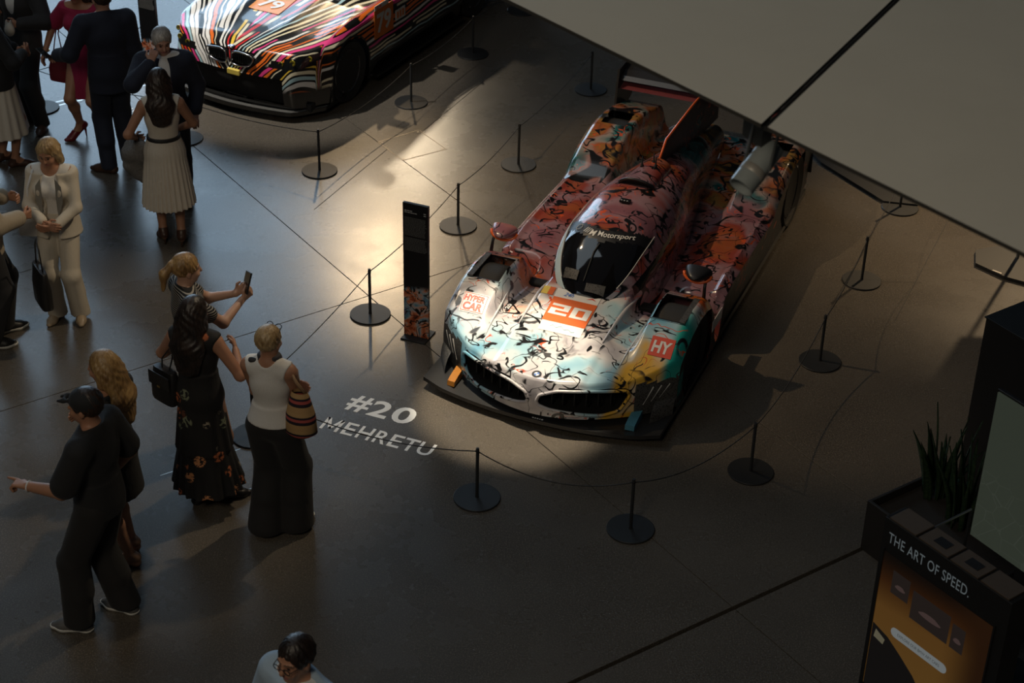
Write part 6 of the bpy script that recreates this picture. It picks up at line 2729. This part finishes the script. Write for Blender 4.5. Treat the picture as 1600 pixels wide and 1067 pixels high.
# open jacket: two fronts
J = p.J
F = p.field()
p.p_torso(F, .018)
F.skirt(1.12 * p.s, .84 * p.s, (0, 0), (0, 0), (.155, .128), (.205, .165), .03)
F.plane((0, 0, -1), (0, 0, .845 * p.s))
F.plane((0, .25, 1), (0, 0, 1.43 * p.s))
F.ell((0, .17, 1.30), (.075, .16, .22), .015, sub=True)
F.ell((0, .17, 1.00), (.055, .13, .26), .015, sub=True)
for sd_ in 'rl':
    p.p_arm(F, sd_, .011, .03, 1.80, .004)
p.add('jacket', F, C_IVORY)
for q_ in (-1, 1):
    m = MB()
    pts = [(q_ * .058, .13, 1.40), (q_ * .105, .135, 1.33), (q_ * .112, .150, 1.20), (q_ * .065, .163, 1.05), (q_ * .058, .155, 1.20)]
    pts = [(x, y * .92 + .006, z * p.s) for x, y, z in pts]
    m.add(pts, [(0, 1, 2, 3, 4)] if q_ > 0 else [(4, 3, 2, 1, 0)])
    m.build('lapel', cloth('silver_lapel' + str(q_), (.24, .23, .20), .5), p.root)
p.trousers(C_IVORY, .008, .018, .045, 1.06, .016)
p.shoes(plain('beige_shoe', (.35, .27, .18), .4), .005, None, .03)
strap([J['shr'] + (-.02, .06, .05), J['shr'] + (.03, .10, -.1), (.19, .10, 1.1), (.19, .07, .96)], .010, 0, SHIRT, 'bag_strap', p.root)
handbag(person_world(p, (.215, .08, .82)), R(178), .17, .06, .15, C_WHITE, 'small white shoulder bag at the hip of the blonde woman in ivory', None, flap=True)

# 8 man in the beige jacket at the left edge
p = Person((-4.28, 12.80), -62, 1.80, 'grey-haired man in beige jacket and dark trousers at the left edge', False)
p.head(0, -20)
p.arm('r', (.16, .28, 1.10), (.6, -.5, -.8), (-1, 0, 0), 'grip').arm('l', (-.18, .25, 1.12), (-.6, -.5, -.8), (1, 0, 0), 'grip')
p.leg('r', (.11, -.07, .085), footyaw=-10).leg('l', (-.09, .08, .085), footyaw=6)
p.finish()
p.body(SK_TAN)
p.hair(H_GREY, 'short')
p.top('shirt', SHIRT, .009, 0, .96, 1.46, .02)
p.top('jacket', C_BEIGE, .028, 1.86, .80, 1.455, .06, hem_flare=.03, opened=True)
p.trousers(C_DARK, .020, .028)
F = p.field(.007)
F.cap(p.J['neck'] + (0, 0, -.015), p.J['neck'] + (0, .014, .035), .072, .064, .01)
p.add('shirt_collar', F, cloth('blue_shirt', (.20, .26, .32)))
p.shoes(LEATHER, .012, SOLE_W, 0, 'sneaker')
m = MB()
for q_ in (-1, 1):
    c0 = p.hp(q_ * .032, .098, .010)
    m.tube([c0 + p.headrot @ np.array([.021 * math.cos(a), 0, .017 * math.sin(a)]) for a in np.linspace(0, 6.28, 14)[:-1]], .0022, 5, closed=True)
    m.tube([p.hp(q_ * .053, .096, .012), p.hp(q_ * .078, .0, .012)], .0022, 5)
m.build('glasses', MAT['black_matte'], p.root)
hb = person_world(p, (.10, .34, 0))
handbag((-3.82, 12.70, .42), R(-60), .30, .10, .34, LEATHER, 'black tote bag hanging beside the man in beige jacket', [(-.09, 0, .33), (-.05, 0, .52), (0, 0, .60), (.05, 0, .52), (.09, 0, .33)], 'tote_bag', False, .98)

# 9 woman with ponytail holding up a phone
p = Person((-2.36, 11.30), -64, 1.70, 'woman with blonde ponytail and fine striped top holding up a phone')
p.head(0, -6)
p.arm('r', (.06, .39, 1.27), (.7, 0, -.9), (-.8, 0, .4), 'grip', (-.1, .8, .5)).arm('l', (-.02, .37, 1.29), (-.7, 0, -.9), (.8, 0, .4), 'grip', (.1, .8, .5))
p.finish()
p.body(SK_LIGHT)
p.hair(H_GOLD, 'ponytail')
p.top('striped_top', STRIPE, .014, .55, .92, 1.455, .02)
p.trousers(C_BLACK2, .012, .018)
p.shoes(LEATHER, .006)
ph = person_world(p, (.02, .45, 1.385))
pc = phone(ph, (R(68), R(-18), R(-64)), 'phone in a dark folding case held up by the ponytailed woman', 'smartphone_case', (.13, .16, .012))

# 10 woman in the floral dress, back to us
p = Person((-2.19, 10.67), -14, 1.72, 'woman with long dark hair in black floral maxi dress, seen from behind')
p.head(-14, -6)
p.arm('r', (.20, .20, 1.20), (.7, -.6, -.7), (-1, 0, 0), 'relaxed').arm('l', (-.12, .24, 1.22), (-.9, -.2, -.7), (1, 0, 0), 'relaxed')
p.leg('r', (.11, .06, .085), footyaw=-55).leg('l', (-.05, -.03, .085), footyaw=-30)
p.finish()
p.body(SK_TAN)
p.hair(H_BLACK, 'long', .34)
F = p.field()
p.p_torso(F, .014)
for q_, sd_ in ((1, 'r'), (-1, 'l')):
    F.ell(p.J['sh' + sd_] + np.array([q_ * .045, 0, -.03]), (.055, .14, .085), .012, sub=True)
F.ell(p.J['neck'] + np.array([0, .02, .05]), (.075, .10, .08), .012, sub=True)
F.skirt(1.13 * p.s, .50 * p.s, (0, 0), (0, 0), (.132, .108), (.205, .185), .03, 9, .007)
F.skirt(.51 * p.s, .17 * p.s, (0, 0), (.01, 0), (.195, .175), (.262, .235), .005, 15, .014)
p.add('floral_dress', F, FLORAL)
p.shoes(LEATHER, .004, None, 0, 'sandal', True)
for sd_ in 'rl':
    a = p.J['ank' + sd_]
    strap([a + .042 * np.array([math.cos(q_), math.sin(q_), .1 * math.sin(q_)]) for q_ in np.linspace(0, 6.28, 14)], .006, 0, LEATHER, 'ankle_strap', p.root)
bw = person_world(p, (-.245, -.02, .86))
handbag(bw, R(-40), .24, .12, .26, LEATHER, 'black leather handbag on the arm of the woman in floral dress', [(-.03, 0, .24), (-.02, .0, .34), (.05, .03, .45), (.03, .05, .34), (.04, 0, .24)])

# 11 woman in the white tank top, back to us, arms folded
p = Person((-1.64, 10.36), -16, 1.69, 'woman with short blonde hair in white tank top and dark wide trousers, arms folded')
p.head(-10, -6)
p.arm('r', (-.06, .20, 1.14), (.9, -.4, -.5), (0, -1, 0), 'relaxed', (-.9, .2, 0)).arm('l', (.05, .22, 1.12), (-.9, -.4, -.5), (0, -1, 0), 'relaxed', (.9, .2, 0))
p.leg('r', (.105, .05, .085), footyaw=-20).leg('l', (-.075, -.05, .085), footyaw=-40)
p.finish()
p.body(SK_TAN)
p.hair(H_BLONDE, 'short')
p.sleeveless_cut('tank_top', C_WHITE, .011, .965, 1.40, hem_flare=.008)
p.trousers(C_BLACK2, .026, .050, .035, 1.05, .035, 'wide_trousers')
p.shoes(LEATHER, .008, SOLE_W, 0, 'sneaker')
F = p.field(.007)
F.cap(p.J['neck'] + (-.03, .02, .035), p.J['neck'] + (.03, .02, .035), .060, .060, .02)
F.cap(p.J['neck'] + (-.05, -.03, .03), p.J['neck'] + (-.11, -.04, .035), .014, .020, .01)
F.plane((0, 0, -1), p.J['neck'] + (0, 0, -.005))
F.plane((0, 0, 1), p.J['neck'] + (0, 0, .075))
p.add('neck_scarf', F, plain('dark_scarf', (.03, .03, .035), .7, 0, 0, .6, 60))
m = MB()
for q_ in (-1, 1):
    m.tube([p.hp(q_ * .034 + .024 * math.cos(a), .062 + .006 * math.sin(a), .100 + .016 * math.sin(a)) for a in np.linspace(0, 6.28, 14)[:-1]], .003, 5, closed=True)
    m.tube([p.hp(q_ * .058, .052, .100), p.hp(q_ * .088, -.04, .05)], .003, 5)
m.build('sunglasses', MAT['rim_black'], p.root)
# striped bucket tote on her right shoulder
bw = person_world(p, (.235, -.05, .925))
to = empty('striped_tote_bag', bw, R(-16))
m = MB()
pts, fs = [], []
for zz, wx, wy in ((0, .085, .075), (.02, .115, .085), (.16, .105, .08), (.30, .070, .05), (.34, .055, .035)):
    for an in np.linspace(0, 2 * math.pi, 25)[:-1]:
        pts.append((wx * math.cos(an), wy * math.sin(an), zz))
for i in range(4):
    for k in range(24):
        fs.append((i * 24 + k, i * 24 + (k + 1) % 24, (i + 1) * 24 + (k + 1) % 24, (i + 1) * 24 + k))
fs.append(tuple(range(24))[::-1])
m.add(pts, fs)
m.build('bag_body', TOTE, to, smooth=True)
strap([(.04, 0, .33), (-.02, -.01, .42), (-.085, .02, .505), (-.06, .10, .44), (-.02, .04, .33)], .012, 0, plain('tan_strap', (.36, .22, .12), .6), 'strap', to)
tag(to, 'tan bucket tote with black and red stripes on the shoulder of the woman in white', 'bag')

# 12 man in black with cap, pointing left
p = Person((-2.63, 9.37), 74, 1.82, 'man in black with cap and white-soled sneakers pointing to the left', False)
p.head(4, -4)
p.arm('l', (-.22, .33, 1.09), (-.35, -.7, -.7), (0, 0, -1), 'point', (-.05, 1, .12)).arm('r', (.25, .06, .92), (.4, -1, 0))
p.leg('l', (-.18, .13, .085), footyaw=10).leg('r', (.07, -.06, .085), footyaw=-6)
p.finish()
p.body(SK_TAN)
p.hair(H_BROWN, 'short')
p.top('tshirt', C_BLACK, .019, .80, .86, 1.455, .02, flare=.02, hem_flare=.02)
p.trousers(C_BLACK2, .030, .038, .07, 1.04, .012)
p.shoes(plain('grey_sneaker', (.10, .095, .09), .7), .010, SOLE_W, 0, 'sneaker')
F = p.field(.007)
F.ell(p.hp(0, -.012, .045), np.array([.090, .104, .085]) * p.s, .01, p.headrot)
F.cap(p.hp(-.035, .085, .052), p.hp(-.025, .155, .040), .012, .010, .01)
F.cap(p.hp(.035, .085, .052), p.hp(.025, .155, .040), .012, .010, .01)
F.cap(p.hp(-.03, .12, .048), p.hp(.03, .12, .048), .012, .012, .02)
F.ell(p.hp(0, .04, -.05), np.array([.13, .17, .085]) * p.s, .008, p.headrot, sub=True)
p.add('cap', F, C_BLACK)
strap([p.J['wrl'] + .034 * np.array([math.cos(a), 0, math.sin(a)]) for a in np.linspace(0, 6.28, 18)], .006, 0, SHIRT, 'wristband', p.root)

# 13 long-haired blonde woman behind him
p = Person((-2.66, 9.99), 70, 1.70, 'woman with long blonde hair in short black dress, half hidden by the man with cap')
p.head(6, -8)
p.arm('r', (.10, .24, 1.12), (.8, -.3, -.7), (-1, 0, 0)).arm('l', (-.16, .16, 1.0), (-.8, -.5, -.4), (1, 0, 0), 'relaxed')
p.leg('l', (-.06, -.07, .085)).leg('r', (.10, .02, .085))
p.finish()
p.body(SK_TAN)
p.hair(H_GOLD, 'long', .33)
F = p.field()
p.p_torso(F, .018)
F.skirt(1.08 * p.s, .60 * p.s, (0, 0), (0, 0), (.14, .115), (.19, .165), .03)
F.plane((0, .2, 1), (0, 0, 1.43 * p.s))
for sd_ in 'rl':
    p.p_arm(F, sd_, .018, .03, .6, .01)
p.add('black_dress', F, C_BLACK)
p.shoes(plain('nude_sandal', (.28, .16, .10), .5), .004, None, .04, 'sandal', True)

# 14 man with glasses at the lower edge
p = Person((-1.07, 7.14), 140, 1.81, 'dark-haired man with glasses in pale blue jacket at the lower edge', False)
p.head(4, -4)
p.arm('r', (.22, .18, .98), (.6, -.8, 0)).arm('l', (-.22, .18, .98), (-.6, -.8, 0))
p.finish()
p.body(SK_TAN)
p.hair(H_BLACK, 'short')
p.top('shirt', SHIRT, .009, 0, .96, 1.46, .02)
p.top('jacket', C_BLUE, .026, 1.88, .80, 1.455, .06, hem_flare=.025, opened=True)
p.trousers(C_DARK)
F = p.field(.007)
F.cap(p.J['neck'] + (0, 0, -.015), p.J['neck'] + (0, .014, .030), .070, .063, .01)
p.add('shirt_collar', F, SHIRT)
p.shoes(LEATHER, .008)
m = MB()
for q_ in (-1, 1):
    c0 = p.hp(q_ * .033, .100, .008)
    m.tube([c0 + p.headrot @ np.array([.022 * math.cos(a), 0, .017 * math.sin(a)]) for a in np.linspace(0, 6.28, 14)[:-1]], .0028, 5, closed=True)
    m.tube([p.hp(q_ * .055, .096, .012), p.hp(q_ * .080, .0, .012)], .0026, 5)
m.tube([p.hp(-.011, .103, .012), p.hp(.011, .103, .012)], .0026, 5)
m.build('glasses', MAT['black_matte'], p.root)
